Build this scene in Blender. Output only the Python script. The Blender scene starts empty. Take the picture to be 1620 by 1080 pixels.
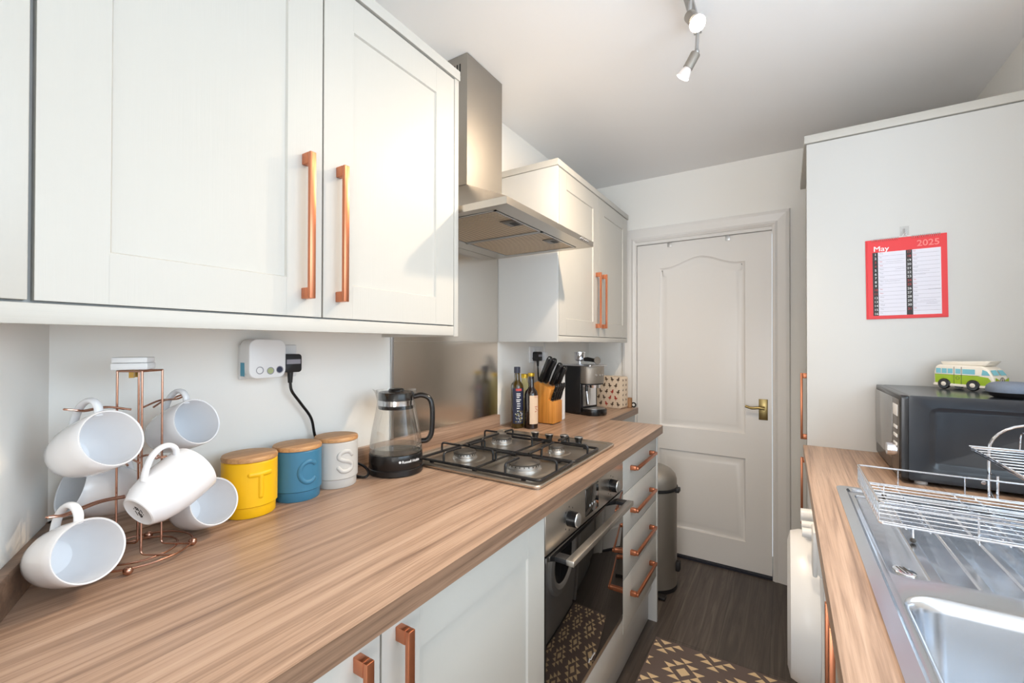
import bpy, bmesh, math, random
from mathutils import Vector, Matrix
random.seed(7)
PI = math.pi
SC = bpy.context.scene
COL = SC.collection

# ------------------------------------------------------------------ camera
def make_camera():
    f, yaw, pitch, roll, zc = 687.0, 0.5632, 0.0069, 0.0021, 1.2904
    cy, sy, cp, sp = math.cos(yaw), math.sin(yaw), math.cos(pitch), math.sin(pitch)
    fw = Vector((-sy*cp, cy*cp, sp)); rt = Vector((cy, sy, 0)); up = rt.cross(fw)
    cr, sr = math.cos(roll), math.sin(roll)
    rt, up = cr*rt + sr*up, -sr*rt + cr*up
    cam = bpy.data.cameras.new('camera'); o = bpy.data.objects.new('camera', cam); COL.objects.link(o)
    cam.sensor_width = 36.0; cam.sensor_fit = 'HORIZONTAL'; cam.lens = f/1620*36.0
    cam.clip_start = 0.02
    m = Matrix.Identity(4)
    for i in range(3):
        m[i][0], m[i][1], m[i][2] = rt[i], up[i], -fw[i]
    m[2][3] = zc
    o.matrix_world = m
    SC.camera = o
make_camera()

# ------------------------------------------------------------------ world, daylight, passage fill, exposure
W = bpy.data.worlds.new('sky'); SC.world = W; W.use_nodes = True
W.node_tree.nodes['Background'].inputs[0].default_value = (0.80, 0.90, 1.0, 1)
W.node_tree.nodes['Background'].inputs[1].default_value = 0.9

def area(name, loc, rot, sx, sy, energy, color):
    l = bpy.data.lights.new(name, 'AREA'); l.shape = 'RECTANGLE'; l.size = sx; l.size_y = sy
    l.energy = energy; l.color = color
    o = bpy.data.objects.new(name, l); COL.objects.link(o); o.location = loc; o.rotation_euler = rot
    return o
area('daylight_window', (0.83, 0.55, 1.55), (0, math.radians(101), 0), 0.95, 1.55, 18, (0.66, 0.84, 1.0))
area('passage_fill', (0.17, -1.65, 0.95), (math.radians(138), 0, 0), 0.95, 1.6, 33, (0.95, 0.97, 1.0))  # added fill lamp, unseen behind the camera, tilted up to brighten the ceiling
LAMP_W, LAMP_COL = 30.0, (1.0, 0.79, 0.56)
SC.view_settings.view_transform = 'Standard'
SC.view_settings.look = 'None'
SC.view_settings.exposure = 0.40
SC.view_settings.gamma = 1.0
SC.view_settings.use_curve_mapping = False

# ------------------------------------------------------------------ materials
def lin(c):
    return tuple(((v/12.92) if v <= 0.04045 else ((v+0.055)/1.055)**2.4) for v in c)
def srgb(r, g, b): return lin((r/255, g/255, b/255)) + (1.0,)

def base_mat(name, col, rough=0.5, metal=0.0, **kw):
    m = bpy.data.materials.new(name); m.use_nodes = True
    b = m.node_tree.nodes['Principled BSDF']
    b.inputs['Base Color'].default_value = col
    b.inputs['Roughness'].default_value = rough
    b.inputs['Metallic'].default_value = metal
    for k, v in kw.items():
        b.inputs[k.replace('_', ' ')].default_value = v
    return m
def nodes(m): return m.node_tree.nodes, m.node_tree.links, m.node_tree.nodes['Principled BSDF']
def coord(m, scale):
    n, l, b = nodes(m)
    tc = n.new('ShaderNodeTexCoord'); mp = n.new('ShaderNodeMapping')
    mp.inputs['Scale'].default_value = scale
    l.new(tc.outputs['Object'], mp.inputs['Vector'])
    return mp.outputs['Vector']
def noise(m, vec, scale, detail=4, rough=0.55, dist=0.0):
    n, l, b = nodes(m)
    t = n.new('ShaderNodeTexNoise'); t.inputs['Scale'].default_value = scale
    t.inputs['Detail'].default_value = detail; t.inputs['Roughness'].default_value = rough
    t.inputs['Distortion'].default_value = dist
    l.new(vec, t.inputs['Vector'])
    return t.outputs['Fac']
def ramp(m, fac, stops):
    n, l, b = nodes(m)
    r = n.new('ShaderNodeValToRGB'); e = r.color_ramp.elements
    while len(e) < len(stops): e.new(0.5)
    for i, (p, c) in enumerate(stops):
        e[i].position = p; e[i].color = c
    l.new(fac, r.inputs['Fac'])
    return r.outputs['Color']
def mixc(m, fac, a, b_, mode='MIX'):
    n, l, b = nodes(m)
    x = n.new('ShaderNodeMix'); x.data_type = 'RGBA'; x.blend_type = mode
    for s, v in ((x.inputs['Factor'], fac), (x.inputs[6], a), (x.inputs[7], b_)):
        if isinstance(v, (int, float, tuple)): s.default_value = v
        else: l.new(v, s)
    return x.outputs[2]
def bump(m, h, strength, dist=0.002):
    n, l, b = nodes(m)
    x = n.new('ShaderNodeBump'); x.inputs['Strength'].default_value = strength
    x.inputs['Distance'].default_value = dist
    l.new(h, x.inputs['Height']); l.new(x.outputs['Normal'], b.inputs['Normal'])
def setcol(m, c): m.node_tree.links.new(c, m.node_tree.nodes['Principled BSDF'].inputs['Base Color'])
def setrough(m, fac, lo, hi):
    n, l, b = nodes(m)
    x = n.new('ShaderNodeMapRange'); x.inputs['To Min'].default_value = lo; x.inputs['To Max'].default_value = hi
    l.new(fac, x.inputs['Value']); l.new(x.outputs['Result'], b.inputs['Roughness'])

def paint(name, col, rough=0.6, bs=0.08):
    m = base_mat(name, col, rough)
    f = noise(m, coord(m, (1, 1, 1)), 90, 3); bump(m, f, bs, 0.001)
    return m
def grained(name, col, rough=0.42, axis='z', bs=0.25):
    m = base_mat(name, col, rough)
    sc = {'z': (170, 170, 5), 'y': (170, 5, 170), 'x': (5, 170, 170)}[axis]
    f = noise(m, coord(m, sc), 1.0, 3, 0.6, 0.6); bump(m, f, bs, 0.0008)
    return m
def wood(name, dark, mid, light, axis='y', rough=0.38, scale=1.0, ring=None):
    m = base_mat(name, mid, rough)
    lo = 1.0*scale
    sc = {'y': (34, lo, 34), 'x': (lo, 34, 34), 'z': (34, 34, lo)}[axis]
    v = coord(m, sc)
    a = noise(m, v, 1.4, 6, 0.62, 0.9)
    c1 = ramp(m, a, [(0.30, dark), (0.50, mid), (0.72, light)])
    sc2 = tuple(s*(6 if s > 2*lo else 3) for s in sc)
    b = noise(m, coord(m, sc2), 1.2, 4, 0.7, 0.2)
    c2 = ramp(m, b, [(0.34, (0.62, 0.58, 0.55, 1)), (0.50, (1, 1, 1, 1))])
    c = mixc(m, 0.75, c1, c2, 'MULTIPLY')
    sc3 = {'y': (5, .45*lo, 5), 'x': (.45*lo, 5, 5), 'z': (5, 5, .45*lo)}[axis]
    d = noise(m, coord(m, sc3), 1.0, 2, 0.5, 0.4)
    c = mixc(m, 0.35, c, ramp(m, d, [(0.35, (0.72, 0.66, 0.62, 1)), (0.65, (1.08, 1.06, 1.03, 1))]), 'MULTIPLY')
    setcol(m, c); bump(m, b, 0.06, 0.0006)
    return m
def brushed(name, col, rough=0.28, axis='x', bs=0.05):
    m = base_mat(name, col, rough, 1.0)
    sc = {'x': (3, 260, 260), 'y': (260, 3, 260), 'z': (260, 260, 3)}[axis]
    f = noise(m, coord(m, sc), 1.0, 3, 0.6); bump(m, f, bs, 0.0005)
    g = noise(m, coord(m, (6, 6, 6)), 1.0, 3, 0.6)
    setrough(m, g, rough-0.06, rough+0.10)
    return m
def clear(name, tint=(1, 1, 1, 1), refl=0.12):
    m = bpy.data.materials.new(name); m.use_nodes = True
    n, l = m.node_tree.nodes, m.node_tree.links
    n.remove(n['Principled BSDF'])
    t = n.new('ShaderNodeBsdfTransparent'); t.inputs[0].default_value = tint
    g = n.new('ShaderNodeBsdfGlossy'); g.inputs['Roughness'].default_value = 0.03
    lw = n.new('ShaderNodeLayerWeight'); lw.inputs[0].default_value = refl
    mx = n.new('ShaderNodeMixShader')
    l.new(lw.outputs['Facing'], mx.inputs[0]); l.new(t.outputs[0], mx.inputs[1]); l.new(g.outputs[0], mx.inputs[2])
    l.new(mx.outputs[0], n['Material Output'].inputs[0])
    return m
def glow(name, col, s):
    m = base_mat(name, (0.9, 0.9, 0.9, 1), 0.3)
    b = m.node_tree.nodes['Principled BSDF']
    b.inputs['Emission Color'].default_value = col; b.inputs['Emission Strength'].default_value = s
    return m

M = {}
M['wall'] = paint('wall_paint', srgb(245, 242, 236), 0.62)
M['ceiling'] = paint('ceiling_paint', srgb(243, 241, 240), 0.7)
M['gloss_white'] = paint('gloss_woodwork_paint', srgb(235, 231, 226), 0.28, 0.03)
M['cab'] = grained('cabinet_vinyl', srgb(193, 190, 183), 0.42, 'z', 0.22)
M['cabh'] = grained('cabinet_vinyl_level', srgb(193, 190, 183), 0.42, 'y', 0.22)
M['panel'] = paint('smooth_panel', srgb(206, 205, 202), 0.40, 0.02)
M['wt'] = wood('worktop_laminate', srgb(132, 106, 89), srgb(178, 148, 126), srgb(200, 171, 149), 'y', 0.34, 1.0)
M['wtedge'] = wood('worktop_edge', srgb(98, 77, 63), srgb(132, 105, 86), srgb(160, 130, 108), 'y', 0.36)
M['copper'] = brushed('copper', srgb(205, 132, 98), 0.32, 'z', 0.03)
M['rosegold'] = base_mat('rose_gold_wire', srgb(192, 148, 128), 0.20, 1.0)
M['steel'] = brushed('brushed_steel', srgb(196, 190, 182), 0.30, 'y')
M['steelz'] = brushed('brushed_steel_upright', srgb(170, 164, 156), 0.58, 'z')
M['splash'] = brushed('splashback_steel', srgb(228, 222, 214), 0.17, 'z', 0.02)
M['sink'] = brushed('sink_steel', srgb(206, 210, 216), 0.19, 'y', 0.03)
M['hobsteel'] = brushed('hob_steel', srgb(196, 186, 174), 0.31, 'x', 0.03)
M['chrome'] = base_mat('chrome', srgb(225, 226, 230), 0.10, 1.0)
M['brass'] = base_mat('aged_brass', srgb(150, 132, 88), 0.30, 1.0)
M['pinbrass'] = base_mat('pin_brass', srgb(170, 140, 80), 0.3, 1.0)
M['ceramic'] = base_mat('white_ceramic', srgb(236, 237, 240), 0.12)
M['plastic_w'] = base_mat('white_plastic', srgb(236, 236, 236), 0.30)
M['plastic_b'] = base_mat('black_plastic', srgb(22, 21, 22), 0.25)
M['matt_black'] = base_mat('matt_black', srgb(26, 25, 26), 0.55)
M['enamel'] = base_mat('black_enamel', srgb(24, 24, 26), 0.35)
M['iron'] = base_mat('burner_cap', srgb(66, 60, 54), 0.55)
M['alu'] = base_mat('aluminium', srgb(190, 190, 190), 0.38, 1.0)
M['blackglass'] = base_mat('black_glass', srgb(14, 13, 13), 0.03, 0.0, IOR=1.9)
M['dark_void'] = base_mat('dark_gap', srgb(40, 38, 36), 0.8)
M['yellow'] = base_mat('mustard_glaze', srgb(240, 185, 10), 0.42)
M['blue'] = base_mat('teal_blue_glaze', srgb(58, 118, 150), 0.42)
M['grey'] = base_mat('pale_grey_glaze', srgb(196, 194, 190), 0.42)
M['bamboo'] = wood('bamboo_lid', srgb(168, 118, 74), srgb(198, 150, 100), srgb(214, 170, 122), 'y', 0.5)
M['blockwood'] = wood('orange_beech', srgb(196, 122, 44), srgb(216, 144, 62), srgb(228, 162, 82), 'z', 0.45)
M['brownwood'] = wood('brown_wood', srgb(130, 92, 60), srgb(160, 118, 80), srgb(180, 140, 100), 'z', 0.5)
M['glass'] = clear('kettle_glass', (0.93, 0.93, 0.92, 1), 0.22)
M['water'] = clear('water', (0.96, 0.97, 0.97, 1), 0.15)
M['clearplastic'] = clear('clear_plastic', (0.96, 0.96, 0.96, 1), 0.12)
M['oilglass'] = base_mat('olive_bottle_glass', srgb(62, 48, 12), 0.06, 0.0, Coat_Weight=0.5)
M['darkglass'] = base_mat('dark_bottle_glass', srgb(30, 16, 10), 0.05, 0.0, Coat_Weight=0.5)
M['paleoil'] = base_mat('pale_oil_bottle', srgb(196, 186, 130), 0.08)
M['label_navy'] = base_mat('navy_label', srgb(36, 42, 66), 0.5)
M['label_cream'] = base_mat('cream_label', srgb(222, 196, 168), 0.6)
M['gold'] = base_mat('gold_cap', srgb(205, 170, 60), 0.3, 0.8)
M['navy_cap'] = base_mat('navy_cap', srgb(44, 48, 66), 0.4)
M['ink'] = base_mat('dark_print', srgb(50, 46, 46), 0.6)
M['inkgrey'] = base_mat('grey_print', srgb(150, 148, 156), 0.7)
M['white_print'] = base_mat('white_print', srgb(235, 235, 235), 0.6)
M['red'] = base_mat('calendar_red', srgb(226, 52, 56), 0.5)
M['redink'] = base_mat('red_print', srgb(190, 70, 70), 0.6)
M['pinkink'] = base_mat('pink_print', srgb(240, 130, 125), 0.6)
M['paper'] = base_mat('paper', srgb(226, 224, 234), 0.7)
M['mw_black'] = base_mat('microwave_black', srgb(38, 42, 48), 0.20)
M['mw_mirror'] = base_mat('microwave_mirror', srgb(150, 148, 146), 0.08, 0.9)
M['mw_grey'] = base_mat('microwave_grey', srgb(96, 88, 80), 0.3, 0.7)
M['lime'] = base_mat('lime_glaze', srgb(158, 190, 20), 0.15)
M['cream'] = base_mat('cream_glaze', srgb(240, 232, 218), 0.15)
M['glassblue'] = base_mat('painted_blue_window', srgb(120, 190, 205), 0.12)
M['tyre'] = base_mat('painted_black_tyre', srgb(30, 27, 27), 0.2)
M['orange'] = base_mat('orange_glaze', srgb(225, 150, 40), 0.2)
M['rugcream'] = paint('rug_cream_pile', srgb(226, 200, 160), 0.95, 0.6)
M['kickdark'] = base_mat('dark_gap_strip', srgb(30, 32, 44), 0.6)
M['greygreen'] = base_mat('green_dial', srgb(170, 178, 130), 0.4)
M['cyan'] = base_mat('cyan_sticker', srgb(60, 150, 180), 0.4)
M['bulbwarm'] = glow('lamp_face_warm', (1.0, 0.86, 0.66, 1), 40)
M['bulbwhite'] = glow('lamp_face_pale', (1.0, 0.94, 0.90, 1), 5)
M['bulbglass'] = base_mat('frosted_bulb', srgb(235, 225, 222), 0.35)
M['boxprint'] = base_mat('kraft_cream', srgb(222, 202, 178), 0.6)
M['duckbrown'] = base_mat('duck_brown', srgb(88, 70, 56), 0.7)
M['duckred'] = base_mat('duck_red', srgb(170, 60, 48), 0.7)

def fabric(name, col):
    m = base_mat(name, col, 0.85)
    f = noise(m, coord(m, (1, 1, 1)), 900, 2)
    setcol(m, mixc(m, f, tuple(c*0.7 for c in col[:3])+(1,), tuple(min(1, c*1.3) for c in col[:3])+(1,)))
    bump(m, f, 0.4, 0.001)
    return m
M['speaker'] = fabric('grey_knit', srgb(108, 118, 134))
M['rugdark'] = fabric('rug_dark_pile', srgb(112, 98, 94))

def floor_mat():
    m = base_mat('grey_oak_planks', srgb(90, 80, 74), 0.42)
    n, l, b = nodes(m)
    tc = n.new('ShaderNodeTexCoord'); mp = n.new('ShaderNodeMapping')
    mp.inputs['Rotation'].default_value = (0, 0, PI/2); mp.inputs['Location'].default_value = (0.35, 0.06, 0)
    l.new(tc.outputs['Object'], mp.inputs['Vector'])
    br = n.new('ShaderNodeTexBrick'); br.offset = 0.37
    br.inputs['Scale'].default_value = 1.0; br.inputs['Brick Width'].default_value = 1.2
    br.inputs['Row Height'].default_value = 0.19; br.inputs['Mortar Size'].default_value = 0.0012
    br.inputs['Color1'].default_value = (0.75, 0.75, 0.75, 1); br.inputs['Color2'].default_value = (1.2, 1.2, 1.2, 1)
    br.inputs['Mortar'].default_value = (0.35, 0.35, 0.35, 1)
    l.new(mp.outputs['Vector'], br.inputs['Vector'])
    a = noise(m, coord(m, (28, 1.4, 28)), 1.3, 6, 0.65, 1.2)
    c = ramp(m, a, [(0.30, srgb(58, 51, 47)), (0.52, srgb(82, 73, 67)), (0.75, srgb(108, 98, 90))])
    c = mixc(m, 0.8, c, br.outputs['Color'], 'MULTIPLY')
    setcol(m, c); bump(m, a, 0.12, 0.001)
    return m
M['floor'] = floor_mat()

def filter_mat():
    m = base_mat('hood_filter_mesh', srgb(190, 180, 165), 0.42, 0.9)
    n, l, b = nodes(m)
    w = n.new('ShaderNodeTexWave'); w.wave_type = 'BANDS'; w.bands_direction = 'Y'
    w.inputs['Scale'].default_value = 30.0; w.inputs['Distortion'].default_value = 0.0
    l.new(coord(m, (1, 1, 1)), w.inputs['Vector'])
    v = n.new('ShaderNodeTexVoronoi'); v.inputs['Scale'].default_value = 260
    l.new(coord(m, (1, 1, 1)), v.inputs['Vector'])
    setcol(m, ramp(m, w.outputs['Fac'], [(0.30, srgb(96, 82, 66)), (0.62, srgb(232, 218, 196))]))
    bump(m, w.outputs['Fac'], 1.0, 0.004)
    return m
M['filter'] = filter_mat()

# ------------------------------------------------------------------ mesh builder
class MB:
    def __init__(s): s.bm = bmesh.new(); s.mats = []; s.cur = 0
    def use(s, m):
        if m not in s.mats: s.mats.append(m)
        s.cur = s.mats.index(m); return s
    def _f(s, faces):
        for f in faces: f.material_index = s.cur
    def face(s, pts):
        f = s.bm.faces.new([s.bm.verts.new(p) for p in pts]); s._f([f]); return s
    def box(s, x0, x1, y0, y1, z0, z1, bev=0.0, seg=2, T=None):
        r = bmesh.ops.create_cube(s.bm, size=1.0)
        vs = r['verts']
        for v in vs:
            v.co = Vector(((x0+x1)/2 + v.co.x*(x1-x0), (y0+y1)/2 + v.co.y*(y1-y0), (z0+z1)/2 + v.co.z*(z1-z0)))
        fs = set(f for v in vs for f in v.link_faces); s._f(fs)
        if bev > 0:
            es = list(set(e for v in vs for e in v.link_edges))
            r = bmesh.ops.bevel(s.bm, geom=es, offset=bev, segments=seg, profile=0.5, affect='EDGES', clamp_overlap=True)
            s._f(r['faces']); vs = list(set(v for f in r['faces'] for v in f.verts) | set(v for v in vs if v.is_valid))
        if T is not None:
            for v in vs: v.co = T @ v.co
        return s
    def prism(s, poly, fn, a, b, bev=0.0, seg=2):
        """poly: 2-D outline, fn(u, v, w) -> point, extruded from w=a to w=b"""
        A = [s.bm.verts.new(fn(u, v, a)) for u, v in poly]; B = [s.bm.verts.new(fn(u, v, b)) for u, v in poly]
        n = len(poly); fs = [s.bm.faces.new(A[::-1]), s.bm.faces.new(B)]
        for i in range(n):
            j = (i+1) % n; fs.append(s.bm.faces.new((A[i], A[j], B[j], B[i])))
        s._f(fs); bmesh.ops.recalc_face_normals(s.bm, faces=fs)
        if bev > 0:
            es = list(set(e for f in fs for e in f.edges))
            r = bmesh.ops.bevel(s.bm, geom=es, offset=bev, segments=seg, profile=0.5, affect='EDGES', clamp_overlap=True)
            s._f(r['faces'])
        return s
    def lathe(s, prof, c=(0, 0, 0), n=40, T=None, fn=None):
        """prof: (radius, height) list, about z through c"""
        rings = []
        for r, z in prof:
            if r < 1e-6: rings.append([s.bm.verts.new((c[0], c[1], c[2]+z))])
            else:
                rings.append([s.bm.verts.new((c[0]+r*math.cos(2*PI*i/n), c[1]+r*math.sin(2*PI*i/n), c[2]+z)) for i in range(n)])
        fs = []
        for a, b in zip(rings, rings[1:]):
            for i in range(n):
                j = (i+1) % n
                if len(a) == 1 and len(b) == 1: continue
                if len(a) == 1: fs.append(s.bm.faces.new((a[0], b[i], b[j])))
                elif len(b) == 1: fs.append(s.bm.faces.new((a[i], a[j], b[0])))
                else: fs.append(s.bm.faces.new((a[i], a[j], b[j], b[i])))
        s._f(fs); bmesh.ops.recalc_face_normals(s.bm, faces=fs)
        if T is not None:
            for ring in rings:
                for v in ring: v.co = T @ v.co
        return s
    def cyl(s, p0, p1, r0, r1=None, n=20):
        r1 = r0 if r1 is None else r1
        p0, p1 = Vector(p0), Vector(p1); h = (p1-p0).length
        T = Matrix.Translation(p0) @ (p1-p0).to_track_quat('Z', 'Y').to_matrix().to_4x4()
        return s.lathe([(0, 0), (r0, 0), (r1, h), (0, h)], n=n, T=T)
    def disc_ring(s, prof, p0, d, n=28):
        T = Matrix.Translation(Vector(p0)) @ Vector(d).to_track_quat('Z', 'Y').to_matrix().to_4x4()
        return s.lathe(prof, n=n, T=T)
    def ball(s, c, r, sx=1, sy=1, sz=1, n=20):
        rr = bmesh.ops.create_uvsphere(s.bm, u_segments=n, v_segments=max(8, n//2), radius=r)
        for v in rr['verts']: v.co = Vector((c[0]+v.co.x*sx, c[1]+v.co.y*sy, c[2]+v.co.z*sz))
        s._f(set(f for v in rr['verts'] for f in v.link_faces)); return s
    def tube(s, pts, r, n=8, closed=False, flat=1.0, up0=None):
        pts = [Vector(p) for p in pts]
        k = len(pts); rad = r if isinstance(r, (list, tuple)) else [r]*k
        rings = []; prev = None
        for i, p in enumerate(pts):
            if closed: t = pts[(i+1) % k]-pts[i-1]
            else: t = pts[min(i+1, k-1)]-pts[max(i-1, 0)]
            t.normalize()
            if prev is None:
                a = Vector(up0) if up0 else Vector((0, 0, 1))
                if abs(a.dot(t)) > 0.95: a = Vector((1, 0, 0))
                u = (a - t*a.dot(t)).normalized()
            else:
                u = (prev - t*prev.dot(t))
                u = u.normalized() if u.length > 1e-6 else prev
            prev = u; w = t.cross(u)
            rings.append([s.bm.verts.new(p + rad[i]*(math.cos(2*PI*(j+.5)/n)*u + flat*math.sin(2*PI*(j+.5)/n)*w)) for j in range(n)])
        fs = []
        for a in range(k if closed else k-1):
            A, B = rings[a], rings[(a+1) % k]
            for j in range(n):
                m = (j+1) % n; fs.append(s.bm.faces.new((A[j], A[m], B[m], B[j])))
        if not closed:
            fs.append(s.bm.faces.new(rings[0][::-1])); fs.append(s.bm.faces.new(rings[-1]))
        s._f(fs); bmesh.ops.recalc_face_normals(s.bm, faces=fs); return s
    def plate(s, outer, holes, fn, back, rings=None):
        """front face (w = 0) with cut-outs; sides drop to w = -back.  rings: per hole a list of (inset, w), last ring is filled"""
        bm = s.bm; es = []; loops = []
        for lp in [outer]+[h for h in holes]:
            vs = [bm.verts.new(fn(u, v, 0)) for u, v in lp]
            loops.append(vs); es += [bm.edges.new((vs[i], vs[(i+1) % len(vs)])) for i in range(len(vs))]
        r = bmesh.ops.triangle_fill(bm, use_beauty=True, use_dissolve=False, edges=es)
        fs = [g for g in r['geom'] if isinstance(g, bmesh.types.BMFace)]
        want = (Vector(fn(0, 0, 1))-Vector(fn(0, 0, 0)))
        for f in fs:
            if f.normal.dot(want) < 0: f.normal_flip()
        allf = list(fs)
        n = len(outer)
        B = [bm.verts.new(fn(u, v, -back)) for u, v in outer]
        for i in range(n):
            j = (i+1) % n; allf.append(bm.faces.new((loops[0][i], loops[0][j], B[j], B[i])))
        if rings is None:      # through holes
            for lp, h in zip(loops[1:], holes):
                C = [bm.verts.new(fn(u, v, -back)) for u, v in h]
                for i in range(len(h)):
                    j = (i+1) % len(h); allf.append(bm.faces.new((lp[i], lp[j], C[j], C[i])))
        else:
            bk = bm.faces.new(B[::-1]) if back > 0 else None
            if bk: allf.append(bk)
            for lp, h, rg in zip(loops[1:], holes, rings):
                prevr = lp
                for ins, w in rg:
                    o2 = inset(h, ins); cur = [bm.verts.new(fn(u, v, w)) for u, v in o2]
                    for i in range(len(h)):
                        j = (i+1) % len(h); allf.append(bm.faces.new((prevr[i], prevr[j], cur[j], cur[i])))
                    prevr = cur
                allf.append(bm.faces.new(prevr))
        s._f(allf); bmesh.ops.recalc_face_normals(bm, faces=allf)
        return s
    def text(s, txt, size, fn, depth=0.0005, align='LEFT', bold=0.0, ofs=0.0):
        cu = bpy.data.curves.new('t', 'FONT'); cu.body = txt; cu.size = size; cu.align_x = align
        cu.offset = bold; cu.resolution_u = 3
        o = bpy.data.objects.new('t', cu); COL.objects.link(o)
        dg = bpy.context.evaluated_depsgraph_get(); dg.update()
        me = bpy.data.meshes.new_from_object(o.evaluated_get(dg))
        vs = [s.bm.verts.new(fn(v.co.x, v.co.y, depth)) for v in me.vertices]
        fs = []
        for p in me.polygons:
            try: fs.append(s.bm.faces.new([vs[i] for i in p.vertices]))
            except ValueError: pass
        s._f(fs)
        bpy.data.objects.remove(o); bpy.data.curves.remove(cu); bpy.data.meshes.remove(me)
        return s

def inset(poly, d):
    if d == 0: return list(poly)
    n = len(poly)
    area2 = sum(poly[i][0]*poly[(i+1) % n][1]-poly[(i+1) % n][0]*poly[i][1] for i in range(n))
    sg = 1 if area2 > 0 else -1
    out = []
    for i in range(n):
        p0, p, p1 = Vector(poly[i-1]), Vector(poly[i]), Vector(poly[(i+1) % n])
        e0 = (p-p0).normalized(); e1 = (p1-p).normalized()
        n0 = Vector((-e0.y, e0.x))*sg; n1 = Vector((-e1.y, e1.x))*sg
        b = n0+n1; L = b.length_squared
        b = b*(2.0/L) if L > 0.2 else n0
        out.append((p.x+b.x*d, p.y+b.y*d))
    return out
def rect(u0, u1, v0, v1): return [(u0, v0), (u1, v0), (u1, v1), (u0, v1)]
def rrect(u0, u1, v0, v1, r, k=6):
    out = []
    for cx, cy, a in ((u1-r, v0+r, -PI/2), (u1-r, v1-r, 0), (u0+r, v1-r, PI/2), (u0+r, v0+r, PI)):
        for i in range(k+1):
            t = a+PI/2*i/k; out.append((cx+r*math.cos(t), cy+r*math.sin(t)))
    return out
def smooth(pts, k=6, closed=False):
    P = [Vector(p) for p in pts]; n = len(P); out = []
    rng = range(n if closed else n-1)
    for i in rng:
        p0 = P[i-1] if (closed or i > 0) else P[0]*2-P[1]
        p1, p2 = P[i], P[(i+1) % n]
        p3 = P[(i+2) % n] if (closed or i+2 < n) else P[-1]*2-P[-2]
        for j in range(k):
            t = j/k
            out.append(0.5*((2*p1)+(p2-p0)*t+(2*p0-5*p1+4*p2-p3)*t*t+(3*p1-p0-3*p2+p3)*t**3))
    if not closed: out.append(P[-1])
    return out
def fillet(pts, r, k=5, closed=False):
    P = [Vector(p) for p in pts]; n = len(P); out = []
    for i in range(n):
        if not closed and i in (0, n-1): out.append(P[i]); continue
        a, b, c = P[i-1], P[i], P[(i+1) % n]
        d0, d1 = (a-b), (c-b); q = min(r, d0.length*.45, d1.length*.45)
        s0, s1 = b+d0.normalized()*q, b+d1.normalized()*q
        for j in range(k+1):
            t = j/k; out.append(s0*(1-t)**2+b*2*t*(1-t)+s1*t*t)
    return out
def circle(c, r, n=40, z=None):
    return [(c[0]+r*math.cos(2*PI*i/n), c[1]+r*math.sin(2*PI*i/n), c[2]) for i in range(n)]

# ------------------------------------------------------------------ object helpers
ROOT = {}            # root object -> origin its world-authored children subtract
def _mesh(name, mb, mat, off):
    me = bpy.data.meshes.new(name)
    if off is not None:
        for v in mb.bm.verts: v.co -= off
    mb.bm.to_mesh(me); mb.bm.free()
    for m in (mb.mats or [mat]): me.materials.append(m)
    for p in me.polygons: p.use_smooth = True
    me.set_sharp_from_angle(angle=math.radians(38))
    return me
def tag(o, label=None, cat=None, group=None, kind=None):
    if label: o['label'] = label
    if cat: o['category'] = cat
    if group: o['group'] = group
    if kind: o['kind'] = kind
    return o
def thing(name, label, cat, loc=(0, 0, 0), group=None, rz=0.0, world=True, matrix=None, kind=None):
    o = bpy.data.objects.new(name, None); COL.objects.link(o)
    o.empty_display_size = 0.05
    if matrix is not None: o.matrix_world = matrix; world = False
    else: o.location = loc; o.rotation_euler = (0, 0, rz)
    ROOT[o.name] = Vector(loc) if world else None
    return tag(o, label, cat, group, kind)
def top(o):
    while o.parent: o = o.parent
    return o
def part(name, mb, mat, parent, label=None, kind=None):
    off = ROOT.get(top(parent).name)
    o = bpy.data.objects.new(name, _mesh(name, mb, mat, off)); COL.objects.link(o)
    o.parent = parent
    return tag(o, label, kind=kind)
def solo(name, mb, mat, label, cat, loc=(0, 0, 0), group=None, kind=None, matrix=None):
    o = bpy.data.objects.new(name, _mesh(name, mb, mat, Vector(loc) if matrix is None else None)); COL.objects.link(o)
    if matrix is not None: o.matrix_world = matrix
    else: o.location = loc
    ROOT[o.name] = Vector(loc) if matrix is None else None
    return tag(o, label, cat, group, kind)
def structure(name, mb, mat, label=None, cat=None):
    return solo(name, mb, mat, label, cat, kind='structure')
def copy_thing(o, parent=None):
    c = o.copy(); COL.objects.link(c)
    if parent is not None: c.parent = parent
    for ch in [x for x in bpy.data.objects if x.parent == o]:
        copy_thing(ch, c)
    return c
XF = lambda x0: (lambda u, v, w: (x0+w, u, v))        # plate facing +X:  u = y, v = z
XB = lambda x0: (lambda u, v, w: (x0-w, u, v))        # plate facing -X
ZF = lambda z0: (lambda u, v, w: (u, v, z0+w))        # plate facing +Z:  u = x, v = y
YB = lambda y0: (lambda u, v, w: (u, y0-w, v))        # plate facing -Y:  u = x, v = z

def frame_at(loc, zdir, xhint):
    z = Vector(zdir).normalized(); x = Vector(xhint); x = (x-z*x.dot(z)).normalized(); y = z.cross(x)
    m = Matrix.Identity(4)
    for i in range(3): m[i][0], m[i][1], m[i][2], m[i][3] = x[i], y[i], z[i], loc[i]
    return m

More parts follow.
